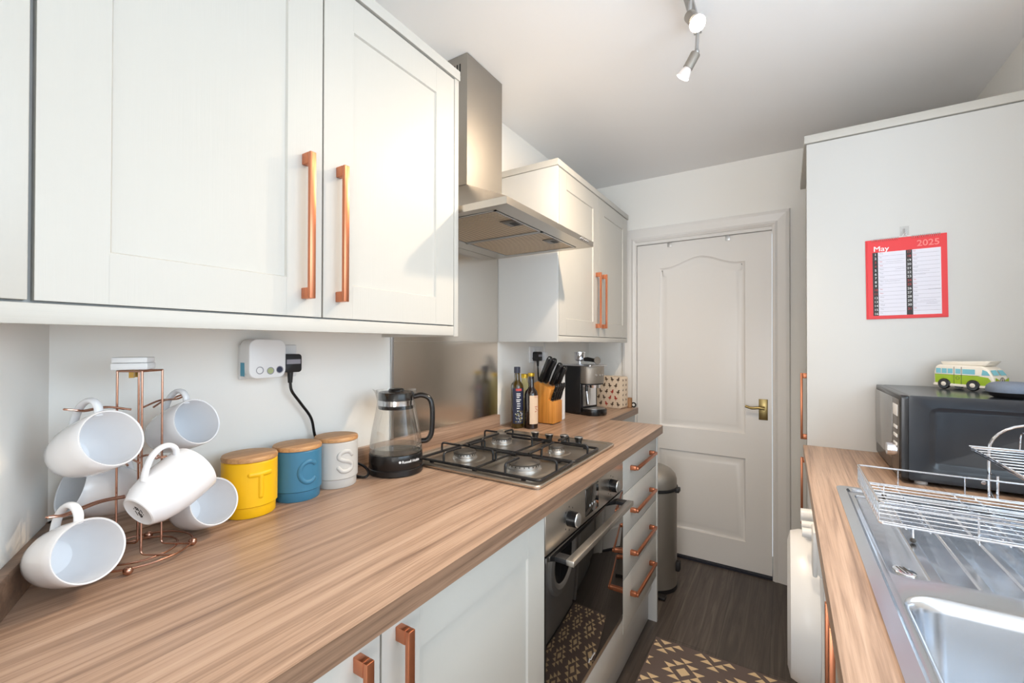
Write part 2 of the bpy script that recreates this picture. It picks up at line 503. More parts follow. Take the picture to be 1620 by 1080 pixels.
# ================================================================== THE SETTING
XL, XR, YE, ZC = -1.14, 0.69, 2.79, 2.345
structure('floor', MB().box(-1.4, 0.9, -1.7, 3.1, -0.05, 0.0), M['floor'], 'dark grey wood plank floor of the narrow kitchen', 'floor')
structure('ceiling', MB().box(-1.4, 0.9, -1.7, 3.1, ZC, ZC+0.06), M['ceiling'], 'plain white painted ceiling with track light', 'ceiling')
structure('wall_left', MB().box(XL-0.1, XL, 0.10, 2.95, 0, ZC), M['wall'], 'off-white wall behind the long worktop', 'wall')
b = MB()
b.prism([(-1.20, 0.247), (-1.20, 0.05), (-0.42, -0.40), (-0.36, -0.40), (-0.36, -0.133)], lambda u, v, w: (u, v, w), 0, ZC)
structure('wall_near', b, M['wall'], 'angled off-white wall beside the mug tree', 'wall')
structure('wall_passage', MB().box(-0.46, -0.36, -1.7, -0.30, 0, ZC), M['wall'])
b = MB()                                                           # right wall with the window opening
wy0, wy1, wz0, wz1 = -0.22, 1.32, 1.10, 2.06
b.plate(rect(-1.7, 2.95, 0, ZC), [rect(wy0, wy1, wz0, wz1)], XB(XR), 0.12)
structure('wall_right', b, M['wall'], 'off-white wall behind sink, tall cupboard and microwave', 'wall')
b = MB()
for a in ((wy0, wy1, wz0, wz0+.05), (wy0, wy1, wz1-.05, wz1), (wy0, wy0+.05, wz0+.05, wz1-.05), (wy1-.05, wy1, wz0+.05, wz1-.05), (.52, .58, wz0+.05, wz1-.05)):
    b.box(XR+0.05, XR+0.10, *a)
structure('window_1', b, M['gloss_white'])
b = MB(); b.plate(rect(-0.46, 0.80, 0, ZC), [rect(-0.33, 0.66, 0.02, 2.1)], lambda u, v, w: (u, -1.45+w, v), 0.1)
structure('wall_back', b, M['wall'])
b = MB()
b.plate(rect(-1.24, 0.80, 0, ZC), [rect(-0.845, -0.045, 0.001, 1.945)], YB(YE), 0.12)
structure('wall_end', b, M['wall'], 'cream end wall around the white door', 'wall')

# architrave round the door
b = MB()
prof = [(0, 0), (0.006, 0.018), (0.022, 0.020), (0.060, 0.014), (0.072, 0.018), (0.085, 0.010), (0.085, 0)]
xa0, xa1, za = -0.905, 0.021, 2.032
path = [(xa0, 0.0), (xa0, za), (xa1, za), (xa1, 0.0)]
rows = []
for d, h in prof:
    rows.append([(xa0+d, 0.0), (xa0+d, za-d), (xa1-d, za-d), (xa1-d, 0.0)])
for k in range(len(prof)-1):
    for i in range(3):
        q = [(rows[k][i], prof[k][1]), (rows[k][i+1], prof[k][1]), (rows[k+1][i+1], prof[k+1][1]), (rows[k+1][i], prof[k+1][1])]
        b.face([(p[0], YE-h, p[1]) for p, h in q])
structure('trim_1', b, M['gloss_white'], 'white moulded architrave round the end door', 'door frame')
b = MB()
b.box(-0.845, -0.815, YE-0.002, YE+0.11, 0, 1.945); b.box(-0.064, -0.045, YE-0.002, YE+0.11, 0, 1.945); b.box(-0.815, -0.064, YE-0.002, YE+0.11, 1.928, 1.945)
structure('trim_2', b, M['gloss_white'], 'white lining of the end doorway', 'door frame')
structure('trim_3', MB().box(-0.815, -0.064, YE-0.01, YE+0.10, 0.0, 0.012), M['kickdark'], 'dark threshold strip under the white door', 'threshold')

# the door: slab with arched upper panel and square lower panel
def arch_panel(u0, u1, v0, v1, rise, k=24):
    pts = [(u0, v0), (u1, v0), (u1, v1)]
    for i in range(1, k):
        t = i/k; u = u1+(u0-u1)*t
        s = max(0.0, min(1.0, (t-0.08)/0.42)) if t < .5 else max(0.0, min(1.0, (0.92-t)/0.42))
        pts.append((u, v1+rise*(s*s*(3-2*s))))
    pts.append((u0, v1))
    return pts
YD = YE+0.012
rg = [(0.006, -0.007), (0.014, -0.009), (0.040, -0.002), (0.052, -0.001)]
b = MB()
b.plate(rect(-0.812, -0.067, 0.014, 1.925), [arch_panel(-0.675, -0.197, 0.785, 1.770, 0.055), rect(-0.675, -0.197, 0.172, 0.645)], YB(YD), 0.035, [rg, rg])
door = structure('door_1', b, M['gloss_white'], 'white panelled door with arched top panel and brass lever', 'door')
b = MB(); b.box(-0.131, -0.087, YD-0.004, YD, 0.872, 0.988, 0.0015)
plate_ = part('handle_plate', b, M['brass'], door, 'aged brass backplate')
b = MB(); b.cyl((-0.109, YD-0.002, 0.940), (-0.109, YD-0.045, 0.940), 0.009)
b.tube(smooth([(-0.100, YD-0.045, 0.940), (-0.130, YD-0.047, 0.943), (-0.165, YD-0.047, 0.940), (-0.195, YD-0.045, 0.948)], 5), [.009]*5+[.008]*6+[.007]*5, 10)
part('lever', b, M['brass'], door, 'aged brass lever')
for hx, hz in ((-0.612, 1.922), (-0.286, 1.922)):
    b = MB(); b.box(hx-0.012, hx+0.012, YD-0.0045, YD-0.001, hz-0.024, hz+0.002, 0.001); b.box(hx-0.012, hx+0.012, YD-0.0045, YD+0.03, hz+0.002, hz+0.0045)
    solo('over_door_hook', b, M['alu'], 'small grey metal hook over the door top, ' + ('left of the pair' if hx < -0.4 else 'right of the pair'), 'hook', (hx, YD, hz), 'hooks over the white door')

# ================================================================== WORKTOPS
WT = 0.91
b = MB()
b.use(M['wt'])
outer = [(-0.493, -0.05), (-0.493, 2.115), (-0.503, 2.127), (-0.750, 2.127), (-0.760, 2.137), (-0.760, 2.640), (XL, 2.640), (XL, 0.217), (-0.545, -0.05)]
A = [b.bm.verts.new((x, y, WT)) for x, y in outer]; b._f([b.bm.faces.new(A)])
b.use(M['wtedge'])
inn = outer
B = [b.bm.verts.new((x, y, WT-0.036)) for x, y in outer]
for i in range(len(outer)):
    j = (i+1) % len(outer)
    b._f([b.bm.faces.new((A[j], A[i], B[i], B[j]))])
b._f([b.bm.faces.new(B[::-1])])
solo('worktop', b, M['wt'], 'long oak-effect worktop under the left wall cupboards', 'worktop', (-0.8, 1.0, WT-0.036))
b = MB(); b.box(XL, XL+0.018, 0.215, 1.676, WT, 0.966, 0.002); b.box(XL, XL+0.018, 1.676, 2.64, WT, 0.913)
solo('upstand', b, M['wt'], 'low wood-effect upstand along the left wall behind canisters', 'upstand', (XL, 1.0, WT))
dx, dy = (-1.14+0.36), (0.220+0.133); L_ = math.hypot(dx, dy); ex, ey = dx/L_, dy/L_; nx, ny = -ey*-1, ex*-1
T = Matrix(((ex, nx, 0, -0.36), (ey, ny, 0, -0.133), (0, 0, 1, 0), (0, 0, 0, 1)))
b = MB(); b.box(0.15, L_+0.012, 0.0, 0.016, WT, 0.966, 0.002, T=T)
solo('upstand', b, M['wtedge'], 'short wood-effect upstand on the angled wall behind the mugs', 'upstand', (-0.9, 0.12, WT))
b = MB(); b.use(M['wt'])
b.plate(rect(0.054, XR, -0.2, 2.0), [rrect(0.125, 0.59, 0.30, 1.452, 0.02)], ZF(WT), 0.036)
solo('worktop', b, M['wt'], 'oak-effect worktop with inset steel sink on the right', 'worktop', (0.3, 1.0, WT-0.036))

# ================================================================== CABINETS
def handle_v(x, y, z0, z1, out=1):
    """upright square bar on two feet, face at x, standing off towards out"""
    b = MB(); o = 0.030*out
    xs = sorted((x+o-0.009*out, x+o)); b.box(xs[0], xs[1], y-0.0065, y+0.0065, z0, z1, 0.0012)
    for za_, zb_ in ((z0, z0+0.022), (z1-0.022, z1)):
        xs = sorted((x, x+o-0.009*out)); b.box(xs[0], xs[1], y-0.0065, y+0.0065, za_, zb_, 0.0012)
    return b
def handle_h(x, z, y0, y1, out=1):
    b = MB(); o = 0.032*out
    xs = sorted((x+o-0.010*out, x+o)); b.box(xs[0], xs[1], y0, y1, z-0.006, z+0.006, 0.0015)
    for a, c in ((y0, y0+0.016), (y1-0.016, y1)):
        xs = sorted((x, x+o-0.010*out)); b.box(xs[0], xs[1], a, c, z-0.0085, z+0.0085, 0.0015)
    return b
def shaker(x, y0, y1, z0, z1, s=0.075, t=0.020, out=1):
    b = MB(); sh = 0.0022
    b.plate(rect(y0, y1, z0, z1), [rect(y0+s, y1-s, z0+s, z1-s)], XF(x) if out > 0 else XB(x), t, [[(0.0025, -0.005)]])
    bm = b.bm
    for fy, zz0, zz1 in ((y0+s, z0, z0+s-.001), (y1-s, z0, z0+s-.001), (y0+s, z1-s+.001, z1), (y1-s, z1-s+.001, z1)):   # the stile-to-rail joints
        xs = sorted((x-0.0002*out, x+0.00025*out)); b.box(xs[0], xs[1], fy-0.0009, fy+0.0009, zz0+0.002, zz1-0.002)
    return b

# ---- wall cupboard, near
wc = thing('wall_cupboard', 'large cream wall cupboard with two shaker doors above the mugs', 'cupboard', (-1.0, 0.6, 1.315), 'cream wall cupboards')
b = MB(); b.prism([(XL, 0.232), (-0.852, 0.100), (-0.852, 0.990), (XL, 0.990)], lambda u, v, w: (u, v, w), 1.342, 2.075)
part('carcass', b, M['panel'], wc)
part('end_panel', MB().box(XL, -0.828, 0.992, 1.010, 1.314, 2.078, 0.001), M['cab'], wc)
b = MB(); b.box(-0.850, -0.830, 0.095, 0.992, 1.316, 1.3435, 0.0012)
part('light_pelmet', b, M['cabh'], wc)
b = MB(); b.prism([(XL, 0.232), (-0.825, 0.088), (-0.825, 1.013), (XL, 1.013)], lambda u, v, w: (u, v, w), 2.079, 2.107)
part('cornice', b, M['cabh'], wc)
d = part('door', shaker(-0.830, 0.146, 0.560, 1.347, 2.074), M['cab'], wc)
part('handle', handle_v(-0.830, 0.521, 1.382, 1.676), M['copper'], d, 'copper bar handle')
d = part('door', shaker(-0.830, 0.564, 0.990, 1.347, 2.074), M['cab'], wc)
part('handle', handle_v(-0.830, 0.600, 1.382, 1.676), M['copper'], d, 'copper bar handle')
part('filler_panel', MB().box(-0.850, -0.830, 0.096, 0.140, 1.347, 2.074, 0.0012), M['cab'], wc)
# ---- wall cupboard, far
wf = thing('wall_cupboard', 'smaller cream wall cupboard between cooker hood and end door', 'cupboard', (-1.0, 2.15, 1.302), 'cream wall cupboards')
part('carcass', MB().box(XL, -0.852, 1.695, 2.640, 1.328, 2.060), M['panel'], wf)
part('end_panel', MB().box(XL, -0.830, 1.677, 1.693, 1.302, 2.062, 0.001), M['panel'], wf)
part('light_pelmet', MB().box(-0.850, -0.830, 1.694, 2.640, 1.303, 1.328, 0.0012), M['cabh'], wf)
part('cornice', MB().box(XL, -0.826, 1.674, 2.660, 2.064, 2.092, 0.001), M['cabh'], wf)
part('end_panel', MB().box(XL, -0.832, 2.642, 2.656, 1.303, 2.062, 0.001), M['panel'], wf)
d = part('door', shaker(-0.830, 1.695, 2.164, 1.331, 2.060), M['cab'], wf)
part('handle', handle_v(-0.830, 2.128, 1.376, 1.662), M['copper'], d, 'copper bar handle')
d = part('door', shaker(-0.830, 2.168, 2.638, 1.331, 2.060), M['cab'], wf)
part('handle', handle_v(-0.830, 2.212, 1.376, 1.662), M['copper'], d, 'copper bar handle')

# ---- base units on the left
XFc = -0.513
bc = thing('base_cupboard', 'white base cupboard with two shaker doors under long worktop', 'cupboard', (-0.8, 0.45, 0), 'base cupboards')
part('carcass', MB().box(XL+0.03, XFc-0.022, 0.27, 0.966, 0.15, WT-0.037), M['panel'], bc)
d = part('door', shaker(XFc, 0.449, 0.966, 0.155, 0.869, 0.08), M['cab'], bc)
part('handle', handle_v(XFc, 0.482, 0.565, 0.853), M['copper'], d, 'copper bar handle')
d = part('door', shaker(XFc, -0.045, 0.445, 0.155, 0.869, 0.08), M['cab'], bc)
part('handle', handle_v(XFc, 0.404, 0.565, 0.853), M['copper'], d, 'copper bar handle')

du = thing('drawer_unit', 'white four-drawer unit at the end of the long worktop', 'drawers', (-0.8, 1.85, 0))
part('carcass', MB().box(XL+0.03, XFc-0.022, 1.592, 2.072, 0.15, WT-0.037), M['panel'], du)
for z0, z1, hz in ((0.733, 0.869, 0.813), (0.573, 0.730, 0.650), (0.413, 0.570, 0.485), (0.214, 0.410, 0.327)):
    d = part('drawer', MB().box(XFc-0.020, XFc, 1.590, 2.074, z0, z1, 0.0015), M['cabh'], du)
    part('handle', handle_h(XFc, hz, 1.672, 1.966), M['copper'], d, 'copper bar handle')
part('end_panel', MB().box(XL+0.02, XFc+0.002, 2.077, 2.096, 0.0, WT-0.037, 0.001), M['panel'], du)
b = MB(); b.box(-0.566, -0.550, -0.04, 2.074, 0.004, 0.148, 0.001)
solo('plinth', b, M['panel'], 'white plinth board along the floor below the oven', 'plinth', (-0.56, 1.0, 0.004))
b = MB(); b.box(XL+0.02, -0.80, 2.14, 2.62, 0.10, WT-0.037)
nb = thing('base_cupboard', 'narrow white base unit under the shallow worktop by the end door', 'cupboard', (-0.95, 2.4, 0), 'base cupboards')
part('carcass', b, M['panel'], nb)
part('end_panel', MB().box(XL+0.02, -0.778, 2.622, 2.638, 0.0, WT-0.037, 0.001), M['panel'], nb)
part('door', MB().box(-0.798, -0.778, 2.145, 2.618, 0.12, 0.868, 0.0015), M['cab'], nb)

# ---- oven
ov = thing('oven', 'stainless built-in electric oven with black glass door', 'oven', (-0.8, 1.28, 0))
part('body', MB().box(XL+0.05, XFc-0.021, 0.972, 1.584, 0.28, WT-0.037), M['dark_void'], ov)
b = MB(); b.box(XFc-0.02, XFc, 0.972, 1.584, 0.7560, 0.8700, 0.0015)
cpn = part('control_panel', b, M['steel'], ov, 'brushed steel control panel')
part('display', MB().box(XFc, XFc+0.0012, 1.228, 1.335, 0.770, 0.852, 0.0005), M['blackglass'], ov, 'black display window')
b = MB()
for yy in (1.262, 1.280, 1.298): b.disc_ring([(0.0022, 0), (0.0034, 0), (0.0034, .0004), (0.0022, .0004), (.0022, 0)], (XFc+0.0014, yy, 0.796), (1, 0, 0), 14)
part('display_icons', b, M['white_print'], ov)
for yy in (1.113, 1.452):
    b = MB(); b.use(M['plastic_b']); b.cyl((XFc, yy, 0.806), (XFc+0.026, yy, 0.806), 0.0215, 0.020, 32)
    b.use(M['alu']); b.disc_ring([(0, 0.003), (0.0172, 0.003), (0.0185, 0.002), (0.0192, 0)], (XFc+0.026, yy, 0.806), (1, 0, 0), 32)
    b.box(XFc+0.0288, XFc+0.0294, yy-0.0012, yy+0.0012, 0.815, 0.822)
    part('knob', b, M['plastic_b'], ov, 'black control knob with silver face')
    b = MB(); b.use(M['ink'])
    for a in range(8):
        an = a*PI/4; b.box(XFc, XFc+0.0003, yy+0.032*math.cos(an)-.002, yy+0.032*math.cos(an)+.002, .806+0.032*math.sin(an)-.002, .806+0.032*math.sin(an)+.002)
    part('dial_marks', b, M['ink'], ov)
b = MB(); b.use(M['blackglass']); b.box(XFc-0.02, XFc+0.001, 0.973, 1.583, 0.2955, 0.7520, 0.0012)
od = part('door', b, M['blackglass'], ov, 'black glass oven door')
part('bottom_rail', MB().box(XFc-0.02, XFc, 0.973, 1.583, 0.276, 0.2940, 0.001), M['steel'], ov)
b = MB(); b.box(XFc+0.034, XFc+0.056, 1.02, 1.532, 0.7235, 0.7385, 0.0012)
hb = part('handle', b, M['steel'], od, 'brushed steel bar handle')
for yy in (1.021, 1.501):
    part('handle_bracket', MB().box(XFc, XFc+0.034, yy, yy+0.030, 0.7245, 0.7375, 0.001), M['matt_black'], hb)
b = MB(); b.use(M['white_print'])
b.tube(smooth([(XFc+0.0012, 1.255, 0.318), (XFc+0.0012, 1.262, 0.326), (XFc+0.0012, 1.270, 0.318), (XFc+0.0012, 1.285, 0.320), (XFc+0.0012, 1.305, 0.319)], 4), 0.0009, 5)
part('door_mark', b, M['white_print'], od)
solo('filler_panel', MB().box(XFc-0.02, XFc-0.001, 0.975, 1.584, 0.156, 0.2735, 0.001), M['panel'], 'white filler board below the oven', 'filler panel', (XFc, 1.28, 0.156))

# ================================================================== HOB
hob = thing('gas_hob', 'stainless four-burner gas hob set in the long worktop', 'hob', (-0.8, 1.29, WT))
hx0, hx1, hy0, hy1 = -1.055, -0.547, 0.997, 1.589
b = MB(); b.plate(rrect(hx0, hx1, hy0, hy1, 0.012), [rrect(hx0+.018, hx1-.018, hy0+.018, hy1-.018, 0.008)], ZF(WT+0.0105), 0.0100, [[(0.003, -0.0025)]])
b.tube([(p[0], p[1], WT+0.0062) for p in rrect(hx0+.002, hx1-.002, hy0+.002, hy1-.002, 0.012)], 0.0052, 8, closed=True)
part('hob_plate', b, M['hobsteel'], hob)
ZB = WT+0.008
for bx, by, r in ((-0.893, 1.126, 0.036), (-0.912, 1.374, 0.036), (-0.667, 1.124, 0.048), (-0.672, 1.352, 0.026)):
    b = MB(); b.use(M['hobsteel']); b.lathe([(r*1.9, 0.0), (r*1.55, 0.003), (r*1.25, 0.001), (r*1.1, 0.001)], (bx, by, ZB), 48)
    b.use(M['alu']); b.lathe([(r*1.1, 0.001), (r*1.1, 0.006), (r*0.98, 0.008), (r*0.98, 0.0165), (r*1.02, 0.018), (0, .018)], (bx, by, ZB), 48)
    bn = part('burner', b, M['alu'], hob)
    b = MB(); b.use(M['iron']); b.lathe([(0, .0175), (r*1.02, 0.0185), (r*1.03, 0.022), (r*0.95, 0.0255), (r*0.4, 0.0285), (0, 0.029)], (bx, by, ZB), 48)
    b.use(M['matt_black'])
    for k in range(22):
        a = 2*PI*k/22; b.box(-0.0012, 0.0012, r*0.965, r*1.0, 0.0125, 0.0172, T=Matrix.Translation((bx, by, ZB)) @ Matrix.Rotation(a, 4, 'Z'))
    part('burner_cap', b, M['iron'], bn, 'dark grey burner cap')
for kx, ky in ((-0.846, 1.514), (-0.780, 1.507), (-0.722, 1.521), (-0.661, 1.518)):
    b = MB(); b.use(M['plastic_b']); b.lathe([(0.0125, 0.0), (0.0125, 0.004), (0.0115, 0.006), (0.0165, 0.0225), (0.0165, 0.0245)], (kx, ky, ZB), 28)
    b.use(M['alu']); b.lathe([(0.0165, 0.0245), (0.0155, 0.026), (0, 0.0262)], (kx, ky, ZB), 28)
    part('knob', b, M['plastic_b'], hob, 'black gas knob with silver top')
def pan_support(y0, y1, burners):
    b = MB(); z = WT+0.0165; x0, x1 = -0.992, -0.557; R = 0.0042
    b.tube(fillet([(x0, y0, z), (x1, y0, z), (x1, y1, z), (x0, y1, z)], 0.014, 4, closed=True), R, 8, closed=True)
    for x in (x0+.05, (x0+x1)/2, x1-.05):
        for y in (y0, y1): b.box(x-.006, x+.006, y-.004, y+.004, WT+0.0085, z)
    zt = WT+0.0465; RR = 0.0036
    for bx, by, r in burners:
        # fingers that rise from the frame, bend over and point at the burner
        for dx_, dy_ in ((-1, 0), (1, 0), (0, -1), (0, 1)):
            if dx_:
                sx = x0 if (dx_ < 0 and bx < -0.78) else (x1 if (dx_ > 0 and bx > -0.78) else None)
                if sx is None: sx = bx+dx_*0.082; lo = z+0.022
                else: lo = z
                p = [(sx, by, lo), (sx, by, zt), (bx+dx_*r*0.62, by, zt)]
                if lo > z: p = [(sx, by, zt), (bx+dx_*r*0.62, by, zt)]; continue
            else:
                sy_ = y0 if dy_ < 0 else y1
                p = [(bx, sy_, z), (bx, sy_, zt), (bx, by+dy_*r*0.62, zt)]
            b.tube(fillet(p, 0.010, 4), RR, 8)
    b.tube([((x0+x1)/2, y0, z), ((x0+x1)/2, y1, z)], 0.0036, 8)
    for sgn in (-1, 1):
        cx = (x0+x1)/2
        tgt = min(burners, key=lambda q: abs(q[0]-(cx+sgn*0.12)))
        b.tube(fillet([(cx+sgn*.006, tgt[1], z), (cx+sgn*.006, tgt[1], zt), (tgt[0]-sgn*tgt[2]*0.62, tgt[1], zt)], 0.010, 4), RR, 8)
    return b
part('pan_support', pan_support(1.022, 1.236, [(-0.893, 1.126, .036), (-0.667, 1.124, .048)]), M['enamel'], hob, 'black enamelled wire pan support')
part('pan_support', pan_support(1.246, 1.452, [(-0.912, 1.374, .036), (-0.672, 1.352, .030)]), M['enamel'], hob, 'black enamelled wire pan support')

# ================================================================== SPLASHBACK AND HOOD
b = MB(); b.box(XL, XL+0.004, 1.040, 1.674, 0.967, 1.3005); b.box(XL, XL+0.0045, 1.040, 1.674, 1.3012, 1.70)
sp = thing('splashback', 'stainless steel splashback on the wall behind hob', 'splashback', (XL, 1.35, 0.967))
part('steel_sheet', b, M['splash'], sp)
part('edge_strip', MB().box(XL, XL+0.007, 1.028, 1.040, 0.967, 1.70, 0.001), M['alu'], sp, 'pale aluminium edge strip')
hood = thing('cooker_hood', 'stainless steel chimney cooker hood over the gas hob', 'hood', (-0.9, 1.344, 1.685))
x0, x1, y0, y1, z0, z1 = XL+0.006, -0.663, 1.020, 1.668, 1.687, 1.708
cx0, cx1, cy0, cy1 = XL+0.006, -0.970, 1.230, 1.457
b = MB()
# rim ring, closed underneath round the filter opening
fx0, fx1, fy0, fy1 = -1.065, -0.722, 1.052, 1.634
b.plate(rect(x0, x1, y0, y1), [rect(fx0, fx1, fy0, fy1)], lambda u, v, w: (u, v, z0-w), 0.0, None)
R1 = [(x0, y0, z1), (x1, y0, z1), (x1, y1, z1), (x0, y1, z1)]
R0 = [(x0, y0, z0), (x1, y0, z0), (x1, y1, z0), (x0, y1, z0)]
R2 = [(cx0, cy0, 1.866), (cx1, cy0, 1.866), (cx1, cy1, 1.866), (cx0, cy1, 1.866)]
for Aq, Bq in ((R0, R1), (R1, R2)):
    for i in range(4):
        j = (i+1) % 4; b.face([Aq[i], Aq[j], Bq[j], Bq[i]])
part('canopy', b, M['steel'], hood)
b = MB(); b.box(cx0, cx1, cy0, cy1, 1.867, ZC-0.002, 0.001)
ch = part('chimney', b, M['steelz'], hood)
b = MB()
for k in range(6): b.box(cx1-0.030-k*0.013-0.006, cx1-0.030-k*0.013, cy0-0.0006, cy0+0.002, 2.268, 2.312)
part('vent_slots', b, M['dark_void'], ch)
for a, c in ((fy0+.002, 1.342), (1.346, fy1-.002)):
    fl = part('grease_filter', MB().box(fx0+.002, fx1-.002, a, c, z0+0.001, z0+0.006), M['filter'], hood, 'ribbed metal grease filter')
    b = MB(); b.box(fx0+.002, fx1-.002, a, a+.008, z0-.0015, z0+.001); b.box(fx0+.002, fx1-.002, c-.008, c, z0-.0015, z0+.001)
    b.box(fx0+.002, fx0+.010, a, c, z0-.0015, z0+.001); b.box(fx1-.010, fx1-.002, a, c, z0-.0015, z0+.001)
    part('filter_frame', b, M['alu'], fl)
    b = MB(); m_ = (a+c)/2; b.use(M['mw_grey']); b.box(fx1-.062, fx1-.012, m_-.035, m_+.035, z0-.0012, z0+.001, .001)
    b.use(M['matt_black']); b.box(fx1-.042, fx1-.020, m_-.006, m_+.026, z0-.0022, z0-.001)
    part('latch', b, M['mw_grey'], fl)
b = MB(); b.box(fx0-.045, fx0-.02, 1.06, 1.13, z0-.003, z0, .001)
part('lamp_cover', b, M['plastic_w'], hood)
b = MB()
for k in range(5): b.cyl((x1, 1.545+k*0.016, 1.6985), (x1+0.003, 1.545+k*0.016, 1.6985), 0.0045, n=14)
part('push_buttons', b, M['chrome'], hood)

# ================================================================== SOCKETS, PLUGS
def socket(name_label, y0, y1, z0, z1):
    t = thing('wall_socket', name_label, 'socket', (XL, (y0+y1)/2, z0), 'double sockets on the left wall')
    part('face_plate', MB().box(XL, XL+0.009, y0, y1, z0, z1, 0.003, 3), M['plastic_w'], t)
    for q in (0.30, 0.70):
        yy = y0+(y1-y0)*q
        part('switch', MB().box(XL+0.009, XL+0.012, yy-.006, yy+.006, z1-.028, z1-.010, .001), M['plastic_w'], t)
    for q in (0.25, 0.75):
        b = MB()
        yy = y0+(y1-y0)*q
        b.box(XL+0.009, XL+0.0093, yy-.002, yy+.002, z0+.040, z0+.048)
        for s in (-1, 1): b.box(XL+0.009, XL+0.0093, yy+s*.011-.003, yy+s*.011+.003, z0+.022, z0+.026)
        part('pin_holes', b, M['dark_void'], t)
    return t
socket('white double socket under the near wall cupboard', 0.543, 0.690, 1.203, 1.288)
socket('white double socket behind the knife block', 1.968, 2.115, 1.194, 1.280)
t = thing('plug_in_timer', 'white rounded plug-in unit with three round dials on near socket', 'timer', (XL+0.012, 0.586, 1.208))
b = MB(); b.prism(rrect(0.541, 0.631, 1.206, 1.302, 0.020), lambda u, v, w: (XL+0.0125+w, u, v), 0, 0.045, 0.006, 3)
body = part('body', b, M['plastic_w'], t)
for yy, zz, m_ in ((0.566, 1.226, M['plastic_w']), (0.592, 1.224, M['greygreen']), (0.615, 1.226, M['label_navy'])):
    b = MB(); b.use(M['inkgrey']); b.disc_ring([(0.0085, 0), (0.0092, .0008), (0.0085, .0008), (0.0072, 0.0002)], (XL+0.0575, yy, zz), (1, 0, 0), 24)
    b.use(m_); b.disc_ring([(0.0072, 0.0002), (0.0, 0.0004)], (XL+0.0575, yy, zz), (1, 0, 0), 24)
    part('dial', b, M['inkgrey'], t)
b = MB()
for yy in (0.560, 0.587, 0.612): b.box(XL+0.050, XL+0.0565, yy-.006, yy+.006, 1.2955, 1.2995)
part('top_slots', b, M['dark_void'], t)
part('side_sticker', MB().box(XL+0.018, XL+0.036, 0.5405, 0.5412, 1.212, 1.245), M['cyan'], t, 'blue sticker')
def plug(lbl, y, z, cord_pts, x=XL+0.010):
    t = thing('power_plug', lbl, 'plug', (x, y, z), 'black plugs with cords')
    b = MB(); b.prism(rrect(y-.024, y+.024, z-.024, z+.024, 0.008, 4), lambda u, v, w: (x+w, u, v), 0.0, 0.032, 0.004, 2)
    part('plug_body', b, M['matt_black'], t)
    part('fuse_label', MB().box(x+.032, x+.0325, y-.018, y+.020, z-.002, z+.010), M['inkgrey'], t)
    b = MB(); b.cyl((x+.018, y, z-.023), (x+.018, y, z-.052), 0.0075, 0.0055, 14); part('strain_relief', b, M['matt_black'], t)
    part('cord', MB().tube(smooth([(x+.018, y, z-.050)]+cord_pts, 8), 0.0038, 8), M['plastic_b'], t)
plug('black plug with cord running down behind the grey canister', 0.660, 1.240,
     [(XL+.030, 0.664, 1.165), (XL+.028, 0.690, 1.130), (XL+.026, 0.722, 1.085), (XL+.022, 0.738, 1.030), (XL+.022, 0.765, 0.985), (XL+.026, 0.800, 0.950), (XL+.058, 0.826, 0.9465), (XL+.100, 0.838, 0.938), (XL+.126, 0.836, 0.924), (XL+.132, 0.822, 0.9150), (XL+.116, 0.812, 0.9148), (XL+.085, 0.816, 0.9148), (XL+.055, 0.832, 0.9146)])
plug('black plug with cord in the socket behind the bottles', 2.018, 1.228,
     [(XL+.030, 2.016, 1.150), (XL+.030, 2.022, 1.100), (XL+.030, 2.035, 1.000), (XL+.035, 2.06, 0.916)])
t = thing('phone_charger', 'white charger plugged in right of the black plug by the bottles', 'charger', (XL+.012, 2.082, 1.20))
part('body', MB().box(XL+.010, XL+.046, 2.064, 2.100, 1.206, 1.250, .004), M['plastic_w'], t)
part('cord', MB().tube(smooth([(XL+.03, 2.082, 1.250), (XL+.032, 2.085, 1.268), (XL+.028, 2.095, 1.290), (XL+.018, 2.110, 1.299)], 6), 0.0022, 6), M['plastic_w'], t)

# ================================================================== MUG TREE
RX, RY = -0.985, 0.305
UPV = Vector((0, 0, 1))
def nvec(az, el):
    az, el = math.radians(az), math.radians(el)
    return Vector((math.cos(az)*math.cos(el), math.sin(az)*math.cos(el), math.sin(el)))
MH = 0.107
MUGS = [((-0.907, 0.247, 1.141), 19, 21, 'white mug hanging top left on the copper tree, facing camera'),
        ((-0.982, 0.395, 1.138), 17, 20, 'white mug hanging top right on the copper tree'),
        ((-0.926, 0.368, 1.061), 107, 26, 'white mug hanging mid right, base with printed stamp towards camera'),
        ((-0.874, 0.213, 0.984), 14, 16, 'white mug hanging lowest left, resting near the upstand'),
        ((-1.066, 0.233, 1.036), -84, 20, 'white mug hanging behind at left, half hidden below the top left mug'),
        ((-0.956, 0.415, 0.980), 8, 20, 'white mug hanging lowest right beside the yellow canister')]
eyes = []
proto = None
